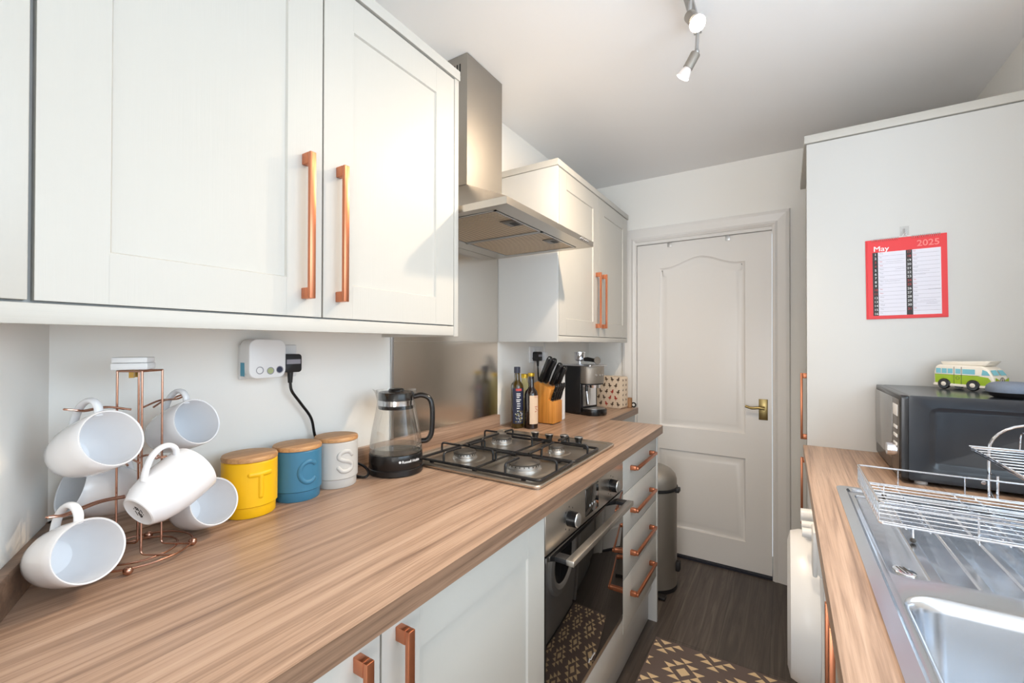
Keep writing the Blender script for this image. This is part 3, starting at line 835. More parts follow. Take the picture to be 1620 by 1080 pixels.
for i, (c, az, el, lbl) in enumerate(MUGS):
    n = nvec(az, el); x = (UPV-n*UPV.dot(n)).normalized()
    mw = frame_at(Vector(c)-n*MH, n, UPV)
    eyes.append(mw @ Vector((0.0595, 0, 0.064)))
    if proto is None:
        t = thing('mug', lbl, 'mug', matrix=mw, group='white mugs on the mug tree')
        outp = [(0.0, 0.0015), (0.024, 0.0015), (0.026, 0.0), (0.0285, 0.0008), (0.031, 0.0053), (0.0375, 0.016), (0.0428, 0.034), (0.046, 0.059), (0.0465, 0.086), (0.0462, 0.1055), (0.0452, 0.107),
                (0.0434, 0.1055), (0.0434, 0.086), (0.0428, 0.059), (0.0395, 0.035), (0.034, 0.018), (0.026, 0.0085), (0.0, 0.007)]
        part('body', MB().lathe(outp, n=56), M['ceramic'], t)
        hp = smooth([(0.0425, 0, 0.090), (0.056, 0, 0.0935), (0.068, 0, 0.087), (0.0725, 0, 0.072), (0.067, 0, 0.054), (0.054, 0, 0.039), (0.0400, 0, 0.029)], 5)
        part('handle', MB().tube(hp, 0.0062, 12, up0=(0, 1, 0), flat=0.75), M['ceramic'], t)
        proto = t
    else:
        t = copy_thing(proto); t.matrix_world = mw; t['label'] = lbl; ROOT[t.name] = None
    if i == 2:
        b = MB()
        for k, (w, h) in enumerate(((.016, .0012), (.024, .0036), (.020, .0012), (.012, .0012))):
            for j in range(6):
                if (j+k) % 5 != 4: b.box(-w/2+w*j/6, -w/2+w*(j+.7)/6, -.007+k*.0045, -.007+k*.0045+h, 0.0009, 0.00145)
        part('base_stamp', b, M['ink'], t, 'dark printed stamp')
mt = thing('mug_tree', 'rose gold wire mug tree in the worktop corner', 'mug tree', (RX, RY, WT))
wr = 0.0018
b = MB(); b.tube(circle((RX, RY, WT+0.010), 0.078, 48), wr, 8, closed=True); b.tube(circle((RX, RY, WT+0.010), 0.055, 40), wr, 8, closed=True)
rot = math.radians(32)
cs = [(math.cos(rot+PI/4+k*PI/2)*0.031, math.sin(rot+PI/4+k*PI/2)*0.031) for k in range(4)]
ux, uy = math.cos(rot), math.sin(rot)
for k in range(4):
    sgn = 1 if (cs[k][0]*ux+cs[k][1]*uy) > 0 else -1
    v = cs[k][0]*(-uy)+cs[k][1]*ux
    e = math.sqrt(0.078**2-v*v)
    b.tube(fillet([(RX+sgn*ux*e-uy*v, RY+sgn*uy*e+ux*v, WT+0.012), (RX+cs[k][0], RY+cs[k][1], WT+0.012), (RX+cs[k][0], RY+cs[k][1], 1.242)], 0.008, 4), wr, 8)
b.tube([(RX+a, RY+c_, 1.242) for a, c_ in cs], wr, 8, closed=True)
part('frame', b, M['rosegold'], mt)
for k in range(4):
    a = rot+PI/4+k*PI/2-0.25
    part('foot', MB().ball((RX+0.078*math.cos(a), RY+0.078*math.sin(a), WT+0.0072), 0.0072, n=16), M['rosegold'], mt)
for e in eyes:
    d = Vector((e.x-RX, e.y-RY, 0)); dl = d.length; d.normalize(); sd = Vector((-d.y, d.x, 0))*0.0045
    S = Vector((RX, RY, e.z-0.006))+d*0.020
    mid = S+d*(max(dl-0.020, .01)*0.5)+Vector((0, 0, 0.008))
    end = e+d*0.026+Vector((0, 0, 0.006)); ee = e
    b = MB(); b.tube(smooth([S+sd*2.0, mid+sd, ee+sd*.8, (ee+end)/2+sd*1.3, end, (ee+end)/2-sd*1.3, ee-sd*.8, mid-sd, S-sd*2.0], 5), wr, 8)
    part('arm', b, M['rosegold'], mt)
# white adaptor resting on the top frame
T0 = Matrix.Translation((RX-.012, RY-.006, 1.2440)) @ Matrix.Scale(0.86, 4) @ Matrix.Rotation(math.radians(57), 4, 'Z')
t = thing('plug_adaptor', 'white plug adaptor with brass pins resting on the mug tree', 'adaptor', matrix=T0)
b = MB(); b.box(-.030, .030, -.026, .026, 0.0002, 0.014, .002); b.box(-.029, .029, -.025, .025, 0.0145, 0.026, .002)
part('body', b, M['plastic_w'], t)
b = MB()
for s in (-1, 1): b.box(-.004, .004, s*.011-.0032, s*.011+.0032, -0.017, 0.001)
part('pins', b, M['pinbrass'], t, 'brass pins')

# ================================================================== CANISTERS
def canister(cx, cy, m_, lbl, letter, face):
    t = thing('canister', lbl, 'canister', (cx, cy, WT+0.0005), 'tea coffee sugar canisters', rz=math.radians(face), world=False)
    R = 0.0555
    b = MB(); b.lathe([(0, 0), (R-.005, 0), (R-.0035, .002), (R-.0035, .0225), (R, .0250), (R, .118), (R-.002, .1205), (R-.0055, .1205), (R-.006, .02), (0, .019)], n=64)
    body = part('body', b, m_, t)
    b = MB(); rr = 0.0066
    def q(u, v): a = u/R; return ((R-.0032)*math.cos(a), (R-.0032)*math.sin(a), v)
    if letter == 'T':
        b.tube([q(u, .0945) for u in [-.021+.042*i/12 for i in range(13)]], rr, 10); b.tube([q(0, .0945-.048*i/6) for i in range(7)], rr, 10)
        for u, v in ((-.021, .0945), (.021, .0945), (0, .0465)): b.ball(q(u, v), rr, n=10)
    elif letter == 'C':
        P = [q(.022*math.cos(t_), .070+.025*math.sin(t_)) for t_ in [math.radians(48+(312-48)*i/26) for i in range(27)]]
        b.tube(P, rr, 10); b.ball(P[0], rr, n=10); b.ball(P[-1], rr, n=10)
    else:
        P = smooth([q(u, v) for u, v in ((.018, .086), (.010, .0945), (-.004, .0965), (-.0165, .090), (-.0175, .079), (-.006, .0725), (.008, .068), (.0185, .060), (.0165, .049), (.003, .0435), (-.011, .0455), (-.019, .054))], 5)
        b.tube(P, rr, 10); b.ball(P[0], rr, n=10); b.ball(P[-1], rr, n=10)
    part('raised_letter', b, m_, body)
    b = MB(); b.lathe([(0, .1206), (R-.004, .1206), (R+.0002, .1215), (R+.0008, .127), (R-.001, .131), (R-.006, .132), (0, .132)], n=64)
    part('lid', b, M['bamboo'], t, 'round wooden lid')
canister(-1.032, 0.519, M['yellow'], 'mustard yellow canister with raised letter T and wooden lid', 'T', -4)
canister(-1.036, 0.635, M['blue'], 'teal blue canister with raised letter C and wooden lid', 'C', -4)
canister(-1.040, 0.749, M['grey'], 'pale grey canister with raised letter S and wooden lid', 'S', -10)

# ================================================================== KETTLE
kx, ky = -0.993, 0.921
kt = thing('kettle', 'glass jug kettle with black base, left of the hob', 'kettle', (kx, ky, WT+.0005), world=False)
b = MB(); b.lathe([(0, 0), (.077, 0), (.0795, .003), (.0795, .017), (.0775, .0185), (.0775, .020), (0, .020)], n=64)
part('power_base', b, M['plastic_b'], kt)
b = MB(); b.lathe([(0, .0205), (.0775, .0205), (.0785, .022), (.0780, .056), (.0765, .0595), (0, .0595)], n=64)
jb = part('jug_base', b, M['plastic_b'], kt)
b = MB()
def kfn(u, v, w):
    a = math.radians(-31)+u/0.0787
    return ((0.0787+w)*math.cos(a), (0.0787+w)*math.sin(a), v+0.040)
b.use(M['white_print']).text('Russell Hobbs', 0.0105, kfn, 0.0003, 'LEFT', 0.0002)
b.disc_ring([(0, 0), (.0035, 0), (.0035, .0003), (0, .0003)], (0.0788*math.cos(math.radians(-35)), .0788*math.sin(math.radians(-35)), 0.0437), (.82, -.57, 0), 12)
part('brand_print', b, M['white_print'], jb)
b = MB()
b.lathe([(.0745, .060), (.0772, .064), (.0768, .075), (.0742, .100), (.0695, .130), (.0635, .160), (.0580, .188), (.0555, .205), (.0552, .222), (.0578, .238), (.0590, .243)], n=64)
part('glass_jug', b, M['glass'], kt)
b = MB(); b.lathe([(0, .061), (.073, .061), (.0755, .064), (.0752, .0765), (0, .0768)], n=48)
part('water', b, M['water'], kt)
b = MB(); b.use(M['plastic_b']); b.lathe([(0, .188), (.0515, .188), (.0525, .190), (.0525, .198)], n=48)
b.use(M['chrome']); b.lathe([(.0525, .198), (.0535, .199), (.0535, .213), (.0525, .214)], n=48)
b.use(M['plastic_b']); b.lathe([(.0525, .214), (.0525, .233), (.050, .237), (.024, .239), (.022, .245), (.019, .247), (0, .247)], n=48)
part('lid', b, M['plastic_b'], kt, 'black lid with chrome band')
az = math.radians(38)
ca, sa = math.cos(az), math.sin(az)
b = MB()
hp = smooth([(.052*ca, .052*sa, .222), (.075*ca, .075*sa, .2265), (.098*ca, .098*sa, .216), (.1065*ca, .1065*sa, .188), (.107*ca, .107*sa, .140), (.1035*ca, .1035*sa, .108), (.092*ca, .092*sa, .091), (.0755*ca, .0755*sa, .088)], 6)
b.tube(hp, 0.0105, 14, up0=(-sa, ca, 0), flat=0.75)
part('handle', b, M['plastic_b'], kt, 'glossy black handle')
ac, as_ = -ca, -sa
b = MB(); b.face([(.0578*ac-.022*as_, .0578*as_+.022*ac, .236), (.071*ac, .071*as_, .246), (.0578*ac+.022*as_, .0578*as_-.022*ac, .236), (.0555*ac, .0555*as_, .206)])
b.face([(.0578*ac-.022*as_, .0578*as_+.022*ac, .236), (.0555*ac, .0555*as_, .206), (.0578*ac+.022*as_, .0578*as_-.022*ac, .236), (.071*ac, .071*as_, .246)][::-1]) if False else None
part('spout', b, M['glass'], kt)

# ================================================================== BOTTLES
def bottle(cx, cy, prof, m_, lbl, cap, capm, labelm, lz0, lz1, face, prints):
    t = thing('bottle', lbl, 'bottle', (cx, cy, WT+.0005), 'bottles beside the knife block', rz=math.radians(face), world=False)
    part('glass_body', MB().lathe(prof, n=40), m_, t)
    part('cap', MB().lathe(cap, n=28), capm, t)
    R = max(r for r, z in prof)
    if labelm:
        b = MB(); a0, a1 = -1.05, 1.05; N = 16
        b.use(labelm)
        for i in range(N):
            p = a0+(a1-a0)*i/N; q = a0+(a1-a0)*(i+1)/N; r2 = R+.0004
            b.face([(r2*math.cos(p), r2*math.sin(p), lz0), (r2*math.cos(q), r2*math.sin(q), lz0), (r2*math.cos(q), r2*math.sin(q), lz1), (r2*math.cos(p), r2*math.sin(p), lz1)])
        for m2, z, u0, u1, h in prints:
            b.use(m2); K = 6; r3 = R+.0009
            for i in range(K):
                p = (u0+(u1-u0)*i/K)/R; q = (u0+(u1-u0)*(i+1)/K)/R
                b.face([(r3*math.cos(p), r3*math.sin(p), z), (r3*math.cos(q), r3*math.sin(q), z), (r3*math.cos(q), r3*math.sin(q), z+h), (r3*math.cos(p), r3*math.sin(p), z+h)])
        part('label', b, labelm, t)
    return t
rnd = random.Random(3)
pr1 = [(M['redink'], .170, -.014, .014, .010)] + [(M['white_print'], z, -.012+rnd.random()*.004, .002+rnd.random()*.010, .0035) for z in (.155, .147, .139, .128, .120, .110, .100, .090)]
pr1 += [(rnd.choice([M['gold'], M['white_print'], M['greygreen']]), .028+rnd.random()*.05, u, u+.003, .004) for u in [-.018+.036*rnd.random() for _ in range(46)]]
bottle(-1.044, 1.698, [(0, 0), (.027, 0), (.029, .003), (.029, .188), (.026, .200), (.0150, .212), (.0130, .222), (.0125, .250), (0, .250)], M['oilglass'],
       'tall olive oil bottle with navy label and dark cap', [(0, .2502), (.0145, .2502), (.0145, .276), (.013, .2775), (0, .2775)], M['navy_cap'], M['label_navy'], .022, .182, -42, pr1)
pr2 = [(M['redink'], z, -.010, .010+rnd.random()*.006, .0012) for z in (.148, .142, .100)] + [(M['duckred'], .072+rnd.random()*.03, u, u+.003, .003) for u in [-.010+.022*rnd.random() for _ in range(12)]]
bottle(-0.984, 1.724, [(0, 0), (.028, 0), (.0305, .003), (.0305, .152), (.027, .168), (.0155, .181), (.0130, .190), (.0125, .235), (0, .235)], M['darkglass'],
       'dark brown bottle with cream label and gold cap', [(0, .2352), (.0150, .2352), (.0155, .238), (.0155, .249), (.014, .2505), (0, .2505)], M['gold'], M['label_cream'], .022, .150, -14, pr2)
bottle(-1.050, 1.775, [(0, 0), (.027, 0), (.029, .003), (.029, .170), (.025, .190), (.0150, .202), (.0140, .222), (0, .222)], M['paleoil'],
       'pale oil bottle with yellow cap standing behind the two dark bottles', [(0, .2222), (.0165, .2222), (.0165, .239), (.015, .241), (0, .241)], M['gold'], None, 0, 0, 0, [])

# ================================================================== KNIFE BLOCK
kb = thing('knife_block', 'slanted orange wood knife block full of black knives', 'knife block', (-0.98, 1.893, WT))
prof = [(-1.040, WT+.004), (-0.934, WT+.004), (-0.934, 1.018), (-0.962, 1.026), (-0.944, 1.076), (-1.020, 1.112), (-1.048, 1.100)]
b = MB(); b.prism(prof, lambda u, v, w: (u, w, v), 1.845, 1.942, 0.0012)
part('block', b, M['blockwood'], kb)
b = MB()
for x_ in (-1.03, -0.945):
    for y_ in (1.853, 1.930): b.cyl((x_, y_, WT+.0002), (x_, y_, WT+.0045), .006, n=12)
part('foot', b, M['matt_black'], kb)
def knife(lbl, p, d, L, w, th, name, grp):
    mw = frame_at(p, d, (0.9, 0, -0.45))
    t = thing(name, lbl, 'knife', matrix=mw, group=grp)
    b = MB()
    w *= 1.15; th *= 1.15
    ol = [(-w*.42, 0), (w*.42, 0), (w*.5, L*.12), (w*.40, L*.5), (w*.5, L*.86), (w*.34, L*.98), (0, L), (-w*.34, L*.985), (-w*.48, L*.86), (-w*.44, L*.4)]
    b.prism(ol, lambda u, v, q: (u, q, v), -th/2, th/2, th*.22, 2)
    h = part('handle', b, M['plastic_b'], t)
    b = MB()
    for z in ((.14, .5, .84) if name == 'steak_knife' else (.93,)):
        for s in (-1, 1): b.cyl((0, s*th*.48, L*z), (0, s*(th*.5+.0006), L*z), w*.13, n=10)
    part('rivets', b, M['alu'], t)
    part('bolster', MB().box(-w*.36, w*.36, -th*.36, th*.36, -0.003, 0.001), M['alu'], t)
    return t
kd = Vector((0.42, 0.0, 0.907))
big = [((-1.010, 1.858), .135), ((-0.996, 1.880), .132), ((-0.972, 1.902), .120), ((-0.955, 1.926), .112)]
names = ['black-handled knife, furthest left and tallest in the block', 'black-handled knife, second from the left in the block', 'black-handled knife, third from the left in the block', 'black-handled knife, right-hand one at the top of block']
for (p, L), nm in zip(big, names):
    z = 1.112-(p[0]+1.020)*(0.036/0.076)
    knife(nm, Vector((p[0], p[1], z+.004)), kd, L, .024, .015, 'kitchen_knife', 'large knives in the block')
for k, yy in enumerate((1.856, 1.880, 1.904, 1.928)):
    knife(['steak knife nearest camera on the block step', 'second steak knife on the block step', 'third steak knife on the block step', 'steak knife furthest right on the block step'][k],
          Vector((-0.943, yy, 1.0250)), Vector((0.34, 0, 0.94)), .085, .015, .010, 'steak_knife', 'steak knives on the block step')

# white board behind the block
t = thing('chopping_board', 'white upright board standing behind the knife block', 'board', (-1.0, 2.0, WT))
b = MB(); b.prism(rrect(-1.075, -0.948, WT+.0005, 1.180, 0.008), lambda u, v, w: (u, 1.985+w, v), 0, 0.022, 0.002)
part('board', b, M['plastic_w'], t)

# ================================================================== COFFEE MACHINE
cm = thing('espresso_machine', 'black and steel espresso machine on the shallow worktop', 'coffee machine', (-0.948, 2.265, WT+.0005), rz=math.radians(-17), world=False)
# local x: front, y: width (0.15)
b = MB(); b.prism(rrect(-.105, .030, -.075, .075, .012), lambda u, v, w: (u, v, w), .004, .262, .003)
part('housing', b, M['plastic_b'], cm)
b = MB(); b.prism([(-.105, -.079), (.030, -.079), (.030, -.0755), (-.105, -.0755)], lambda u, v, w: (u, v, w), .012, .262, .001)
part('side_panel', b, M['matt_black'], cm)
b = MB()
arc = [(.030, -.0755)]+[(.060+.040*math.cos(t_), .0755*math.sin(t_)) for t_ in [-PI/2+PI*i/16 for i in range(17)]]+[(.030, .0755)]
b.use(M['steelz']); b.prism(arc, lambda u, v, w: (u, v, w), .170, .262, .0015)
b.use(M['matt_black']); b.prism(inset(arc, .003), lambda u, v, w: (u, v, w), .163, .1695)
part('brew_head', b, M['steelz'], cm, 'curved stainless steel front')
b = MB(); b.prism(inset(rrect(-.105, .098, -.0765, .0765, .012), 0), lambda u, v, w: (u, v, w), .2625, .2705, .0015)
part('cup_tray', b, M['chrome'], cm)
b = MB(); b.prism(rrect(.028, .034, -.055, .055, .002, 2), lambda u, v, w: (u, v, w), .045, .163)
part('back_plate', b, M['chrome'], cm)
b = MB(); b.cyl((.062, 0, .146), (.062, 0, .163), .033, .035, 28); b.use(M['chrome'])
part('group_head', b, M['chrome'], cm)
b = MB(); b.use(M['plastic_b']); b.cyl((.058, -.060, .163), (.060, -.060, .130), .007, n=12); b.use(M['chrome']); b.cyl((.060, -.060, .132), (.074, -.064, .062), .005, .004, 12)
part('steam_wand', b, M['chrome'], cm)
b = MB(); b.prism([(.028, -.070)]+[(.075+.052*math.cos(t_), .070*math.sin(t_)) for t_ in [-PI/2+PI*i/16 for i in range(17)]]+[(.028, .070)], lambda u, v, w: (u, v, w), .0, .032, .003)
dt = part('drip_tray', b, M['plastic_b'], cm)
b = MB(); b.prism([(.034, -.060)]+[(.075+.044*math.cos(t_), .060*math.sin(t_)) for t_ in [-PI/2+PI*i/16 for i in range(17)]]+[(.034, .060)], lambda u, v, w: (u, v, w), .0325, .035)
part('drip_grid', b, M['alu'], dt)
b = MB()
for s in (-1, 0, 1): b.cyl((.097-.004*abs(s), s*.026, .216), (.104-.004*abs(s), s*.026, .216), .006, n=14)
part('buttons', b, M['chrome'], cm)
# portafilter on top
T0 = Matrix.Translation((-0.985, 2.275, WT+.272)) @ Matrix.Rotation(math.radians(-20), 4, 'Z')
pf = thing('portafilter', 'chrome portafilter with black handle lying on the espresso machine', 'portafilter', matrix=T0)
b = MB(); b.lathe([(0, .016), (.018, .016), (.026, .022), (.0285, .026), (.0285, .058), (.031, .060), (.031, .066), (.027, .066), (.0265, .030), (0, .026)], n=36)
part('basket', b, M['chrome'], pf)
b = MB(); b.cyl((.020, 0, .026), (.042, 0, .026), .008, .009, 14); b.cyl((0, 0, 0.001), (0, 0, .018), .011, .009, 14)
part('spout', b, M['chrome'], pf)
b = MB(); b.tube([(.040, 0, .027), (.060, 0, .028), (.100, 0, .024), (.128, 0, .022)], [.011, .012, .010, .0115], 14)
part('handle', b, M['plastic_b'], pf, 'black handle')
b = MB(); b.disc_ring([(0, 0), (.019, 0), (.021, .002), (.020, .005), (0, .006)], (.128, 0, .0225), (1, -.25, 0.1), 28)
part('handle_cap', b, M['chrome'], pf)

# ================================================================== BOX WITH BIRDS, MUG BEHIND IT
T0 = Matrix.Translation((-0.826, 2.518, WT+.0005)) @ Matrix.Rotation(math.radians(-12), 4, 'Z')
bx = thing('gift_box', 'cream box printed with little ducks beside the espresso machine', 'box', matrix=T0)
b = MB(); b.prism(rrect(-.186, 0, 0, .188, .012, 4), lambda u, v, w: (u, w, v), 0, .080, .002)
part('box_body', b, M['boxprint'], bx)
b = MB(); rnd = random.Random(11)
def duck(put, s, flip):
    body = [(-.006, .002), (-.003, -.002), (.003, -.002), (.006, .001), (.008, .004), (.003, .003), (.001, .006), (-.001, .010), (-.005, .010), (-.007, .0075), (-.004, .007), (-.004, .004)]
    put([(u*flip*s, v*s) for u, v in body])
    put([(-.001*flip*s, -.002*s), (-.001*flip*s, -.006*s), (-.003*flip*s, -.0065*s), (.001*flip*s, -.0065*s), (.0005*flip*s, -.002*s)])
for r in range(5):
    for c_ in range(5):
        u = -.020-c_*.040-(r % 2)*.016; v = .020+r*.037
        if u < -.176 or v > .178: continue
        b.use(M['duckred'] if rnd.random() < .4 else M['duckbrown'])
        fl = rnd.choice((-1, 1))
        duck(lambda P: b.face([(u+p, -.0006, v+q) for p, q in P]), 1.7, fl)
for r in range(6):
    for c_ in range(2):
        w_ = .022+c_*.034; v = .020+r*.029
        b.use(M['duckbrown']); duck(lambda P: b.face([(.0006, w_+p, v+q) for p, q in P]), 1.0, rnd.choice((-1, 1)))
part('duck_print', b, M['duckbrown'], bx)
t = thing('mug', 'brown mug with black ring handle behind the duck box', 'mug', (-0.833, 2.672, WT+.0005), world=False, rz=math.radians(8)) if False else None
t = thing('jar', 'brown jar with black ring handle at the end of the shallow worktop', 'jar', (-0.802, 2.606, WT+.0005), world=False)
b = MB(); b.lathe([(0, 0), (.013, 0), (.015, .002), (.015, .058), (.013, .060), (0, .060)], n=24)
part('body', b, M['brownwood'], t)
b = MB(); b.tube([(.024+.0125*math.cos(a), 0.0, .018+.0125*math.sin(a)) for a in [2*PI*i/20 for i in range(20)]], .004, 8, closed=True)
part('ring_handle', b, M['plastic_b'], t)

# ================================================================== PEDAL BIN
bn = thing('pedal_bin', 'round stainless pedal bin between drawers and end door', 'bin', (-0.617, 2.415, 0), world=False)
R = .125
part('base_ring', MB().lathe([(0, .0005), (R-.004, .0005), (R+.001, .003), (R+.001, .022), (0, .022)], n=48), M['matt_black'], bn)
part('body', MB().lathe([(R-.001, .0225), (R-.001, .520), (R-.006, .522), (R-.006, .03)], n=64), M['steelz'], bn)
part('rim', MB().lathe([(R, .5225), (R+.004, .524), (R+.004, .536), (R, .537), (0, .537)], n=48), M['matt_black'], bn)
part('lid', MB().lathe([(R-.001, .5375), (R-.001, .575), (R-.008, .598), (R-.028, .620), (R-.060, .635), (0, .642)], n=64), M['steelz'], bn)
b = MB(); b.box(R*.80, R+.016, -.022, .022, .512, .536, .005)
part('hinge', b, M['matt_black'], bn)
b = MB(); b.use(M['matt_black']); b.box(R-.004, R+.018, -.02, .02, .100, .150, .006)
part('grip', b, M['matt_black'], bn)
b = MB(); b.box(.05, .10, -R-.03, -R+.012, .006, .016, .003)
part('pedal', b, M['matt_black'], bn)

# ================================================================== RUG
def clip(poly, x0, x1, y0, y1):
    for ax, lim, sg in ((0, x0, 1), (0, x1, -1), (1, y0, 1), (1, y1, -1)):
        out = []
        for i in range(len(poly)):
            a, c = poly[i-1], poly[i]; da, dc = (a[ax]-lim)*sg, (c[ax]-lim)*sg
            if da >= 0 and dc >= 0: out.append(c)
            elif da >= 0 > dc or dc >= 0 > da:
                t_ = da/(da-dc); p = (a[0]+(c[0]-a[0])*t_, a[1]+(c[1]-a[1])*t_); out.append(p)
                if dc >= 0: out.append(c)
        poly = out
        if len(poly) < 3: return []
    return poly
rx0, rx1, ry0, ry1 = -0.488, 0.062, 0.55, 1.967
b = MB(); b.use(M['rugdark']); b.box(rx0, rx1, ry0, ry1, 0.0005, 0.0068, 0.002)
b.use(M['rugcream'])
R_, s_, h_ = 0.0375, 0.034, 0.0185
P_ = Vector((1, 1))/math.sqrt(2); Q_ = Vector((1, -1))/math.sqrt(2)
tris = [[(-h_, -h_), (h_, -h_), (h_, h_), (-h_, h_)]]
for k in (-1, 0, 1):
    o = k*R_; tris.append([(o, -R_), (o+s_, -R_), (o, -R_-s_)]); tris.append([(o, R_), (o-s_, R_), (o, R_+s_)])
for k in (0, 1):
    o = k*R_; tris.append([(R_, o), (R_, o-s_), (R_+s_, o)]); tris.append([(-R_, -o), (-R_, -o+s_), (-R_-s_, -o)])
for r in range(12):
    cy_ = 1.957-r*0.151
    for c_ in range(-1, 5):
        cx_ = -0.442+c_*0.194+(0.097 if r % 2 else 0)
        for tr in tris:
            pl = clip([(cx_+p*P_.x+q*Q_.x, cy_+p*P_.y+q*Q_.y) for p, q in tr], rx0+.006, rx1-.006, ry0+.006, ry1-.012)
            if len(pl) >= 3:
                f = [(x, y, 0.0074) for x, y in pl]
                ar = sum(f[i-1][0]*f[i][1]-f[i][0]*f[i-1][1] for i in range(len(f)))
                if abs(ar) > 1e-6: b.face(f if ar > 0 else f[::-1])
solo('rug', b, M['rugdark'], 'dark brown runner rug with cream zigzag diamond pattern', 'rug', (-0.2, 1.3, 0))

# ================================================================== RIGHT SIDE: WASHER, CABINETS
wm = thing('washing_machine', 'white front-loading washing machine under the right worktop', 'washing machine', (0.36, 1.64, 0))
part('body', MB().box(0.078, 0.66, 1.338, 1.940, 0.012, 0.862, 0.006), M['plastic_w'], wm)
b = MB(); b.prism([(0.078, 0.700), (0.0655, 0.712), (0.0640, 0.850), (0.078, 0.858)], lambda u, v, w: (u, w, v), 1.340, 1.938, 0.001)
cp_ = part('control_panel', b, M['plastic_w'], wm)
for yy, rr in ((1.590, .021), (1.500, .014), (1.444, .014)):
    part('knob', MB().cyl((0.066, yy, 0.775), (0.036, yy, 0.775), rr, rr*.9, 24), M['plastic_w'], wm)
part('detergent_drawer', MB().box(0.056, 0.066, 1.345, 1.415, 0.700, 0.815, 0.004), M['plastic_w'], wm)
b = MB(); b.disc_ring([(0, 0.0), (.212, 0.0), (.214, .012), (.214, .045), (.205, .068), (.175, .076), (.150, .060), (.145, .045), (0, .045)], (0.0775, 1.625, 0.492), (-1, 0, 0), 64)
dr = part('door', b, M['plastic_w'], wm, 'round white bulging door')
b = MB(); b.disc_ring([(0, .004), (.08, .003), (.144, 0)], (0.0320, 1.625, 0.492), (-1, 0, 0), 48)
part('door_glass', b, M['blackglass'], dr)

XRf = 0.088
bcr = thing('base_cupboard', 'white base cupboard with copper handles under the sink', 'cupboard', (0.36, 0.75, 0), 'base cupboards')
b = MB(); b.box(0.11, 0.66, 1.312, 1.330, 0.15, 0.872); b.box(0.11, 0.66, 0.26, 0.278, 0.15, 0.872); b.box(0.11, 0.66, 0.28, 1.31, 0.15, 0.168); b.box(0.13, 0.146, 0.26, 1.33, 0, 0.149)
part('carcass', b, M['panel'], bcr)
d = part('door', shaker(XRf, 0.932, 1.330, 0.155, 0.866, 0.075, 0.02, -1), M['cab'], bcr)
part('handle', handle_v(XRf, 0.968, 0.535, 0.826, -1), M['copper'], d, 'copper bar handle')
d = part('door', shaker(XRf, 0.262, 0.928, 0.155, 0.866, 0.075, 0.02, -1), M['cab'], bcr)
part('handle', handle_v(XRf, 0.888, 0.535, 0.826, -1), M['copper'], d, 'copper bar handle')

tc_ = thing('tall_cupboard', 'full-height white cupboard with red calendar on its side', 'cupboard', (0.38, 2.3, 0))
part('end_panel', MB().box(0.067, XR-.002, 2.002, 2.020, 0.0, 2.056, 0.001), M['panel'], tc_)
part('carcass', MB().box(0.108, XR-.002, 2.0225, 2.560, 0.10, 2.056), M['panel'], tc_)
part('cornice', MB().box(0.060, XR-.002, 1.998, 2.575, 2.060, 2.090, 0.001), M['cabh'], tc_)
part('plinth', MB().box(0.14, 0.155, 2.0225, 2.56, 0.003, 0.098), M['panel'], tc_)
d = part('door', MB().box(XRf-.006, XRf+.014, 2.0225, 2.560, 0.842, 2.055, 0.0015), M['cab'], tc_)
part('handle', handle_v(XRf-.006, 2.290, 0.880, 1.168, -1), M['copper'], d, 'copper bar handle')
d = part('door', MB().box(XRf-.006, XRf+.014, 2.0225, 2.560, 0.102, 0.838, 0.0015), M['cab'], tc_)
part('handle', handle_v(XRf-.006, 2.290, 0.510, 0.800, -1), M['copper'], d, 'copper bar handle')

# ================================================================== SINK
sk = thing('sink', 'inset stainless sink with ribbed drainer in right worktop', 'sink', (0.36, 0.9, WT))
sx0, sx1, sy0, sy1 = 0.112, 0.603, 0.285, 1.464
b = MB()
ix0, ix1, iy0, iy1 = sx0+.020, sx1-.020, sy0+.020, sy1-.014
b.plate(rrect(sx0, sx1, sy0, sy1, .022), [rrect(ix0, ix1, iy0, iy1, .020)], ZF(WT+0.0035), 0.003, None)
part('rim', b, M['sink'], sk)
b = MB()
zin = WT-0.0025
o_ = rrect(ix0, ix1, iy0, iy1, .020); lo = inset(o_, .006)
A = [b.bm.verts.new((u, v, WT+.0035)) for u, v in o_]; B = [b.bm.verts.new((u, v, zin)) for u, v in lo]
for i in range(len(o_)):
    j = (i+1) % len(o_); b._f([b.bm.faces.new((A[j], A[i], B[i], B[j]))])
bowl = rrect(0.146, 0.520, 0.36, 0.908, .055, 8)
grv = [rrect(.146, .1995, .958, 1.412, .012, 4)] + [rrect(.2135+.0575*k, .2600+.0575*k, .968, 1.412, .006, 4) for k in range(6)]
b.plate(lo, [bowl]+grv, ZF(zin), 0.0, [[(.004, -.0015), (.008, -.006), (.012, -.020), (.020, -.120), (.028, -.143), (.042, -.154)]]+[[(.0025, -.0032), (.004, -.0036)]]*7)
part('bowl_and_drainer', b, M['sink'], sk)
b = MB(); b.use(M['chrome']); T = Matrix.Translation((0.1705, 0.990, zin-.0034)) @ Matrix.Rotation(math.radians(18), 4, 'Z') @ Matrix.Diagonal((1.15, 1.5, 1, 1))
b.lathe([(0, .0018), (.0105, .0018), (.0125, .0012), (.013, 0)], n=32, T=T)
b.use(M['mw_grey'])
for k in range(3): b.box(-.006+k*.0045, -.004+k*.0045, -.008, .008, .0018, .0022, T=T)
part('badge', b, M['chrome'], sk)

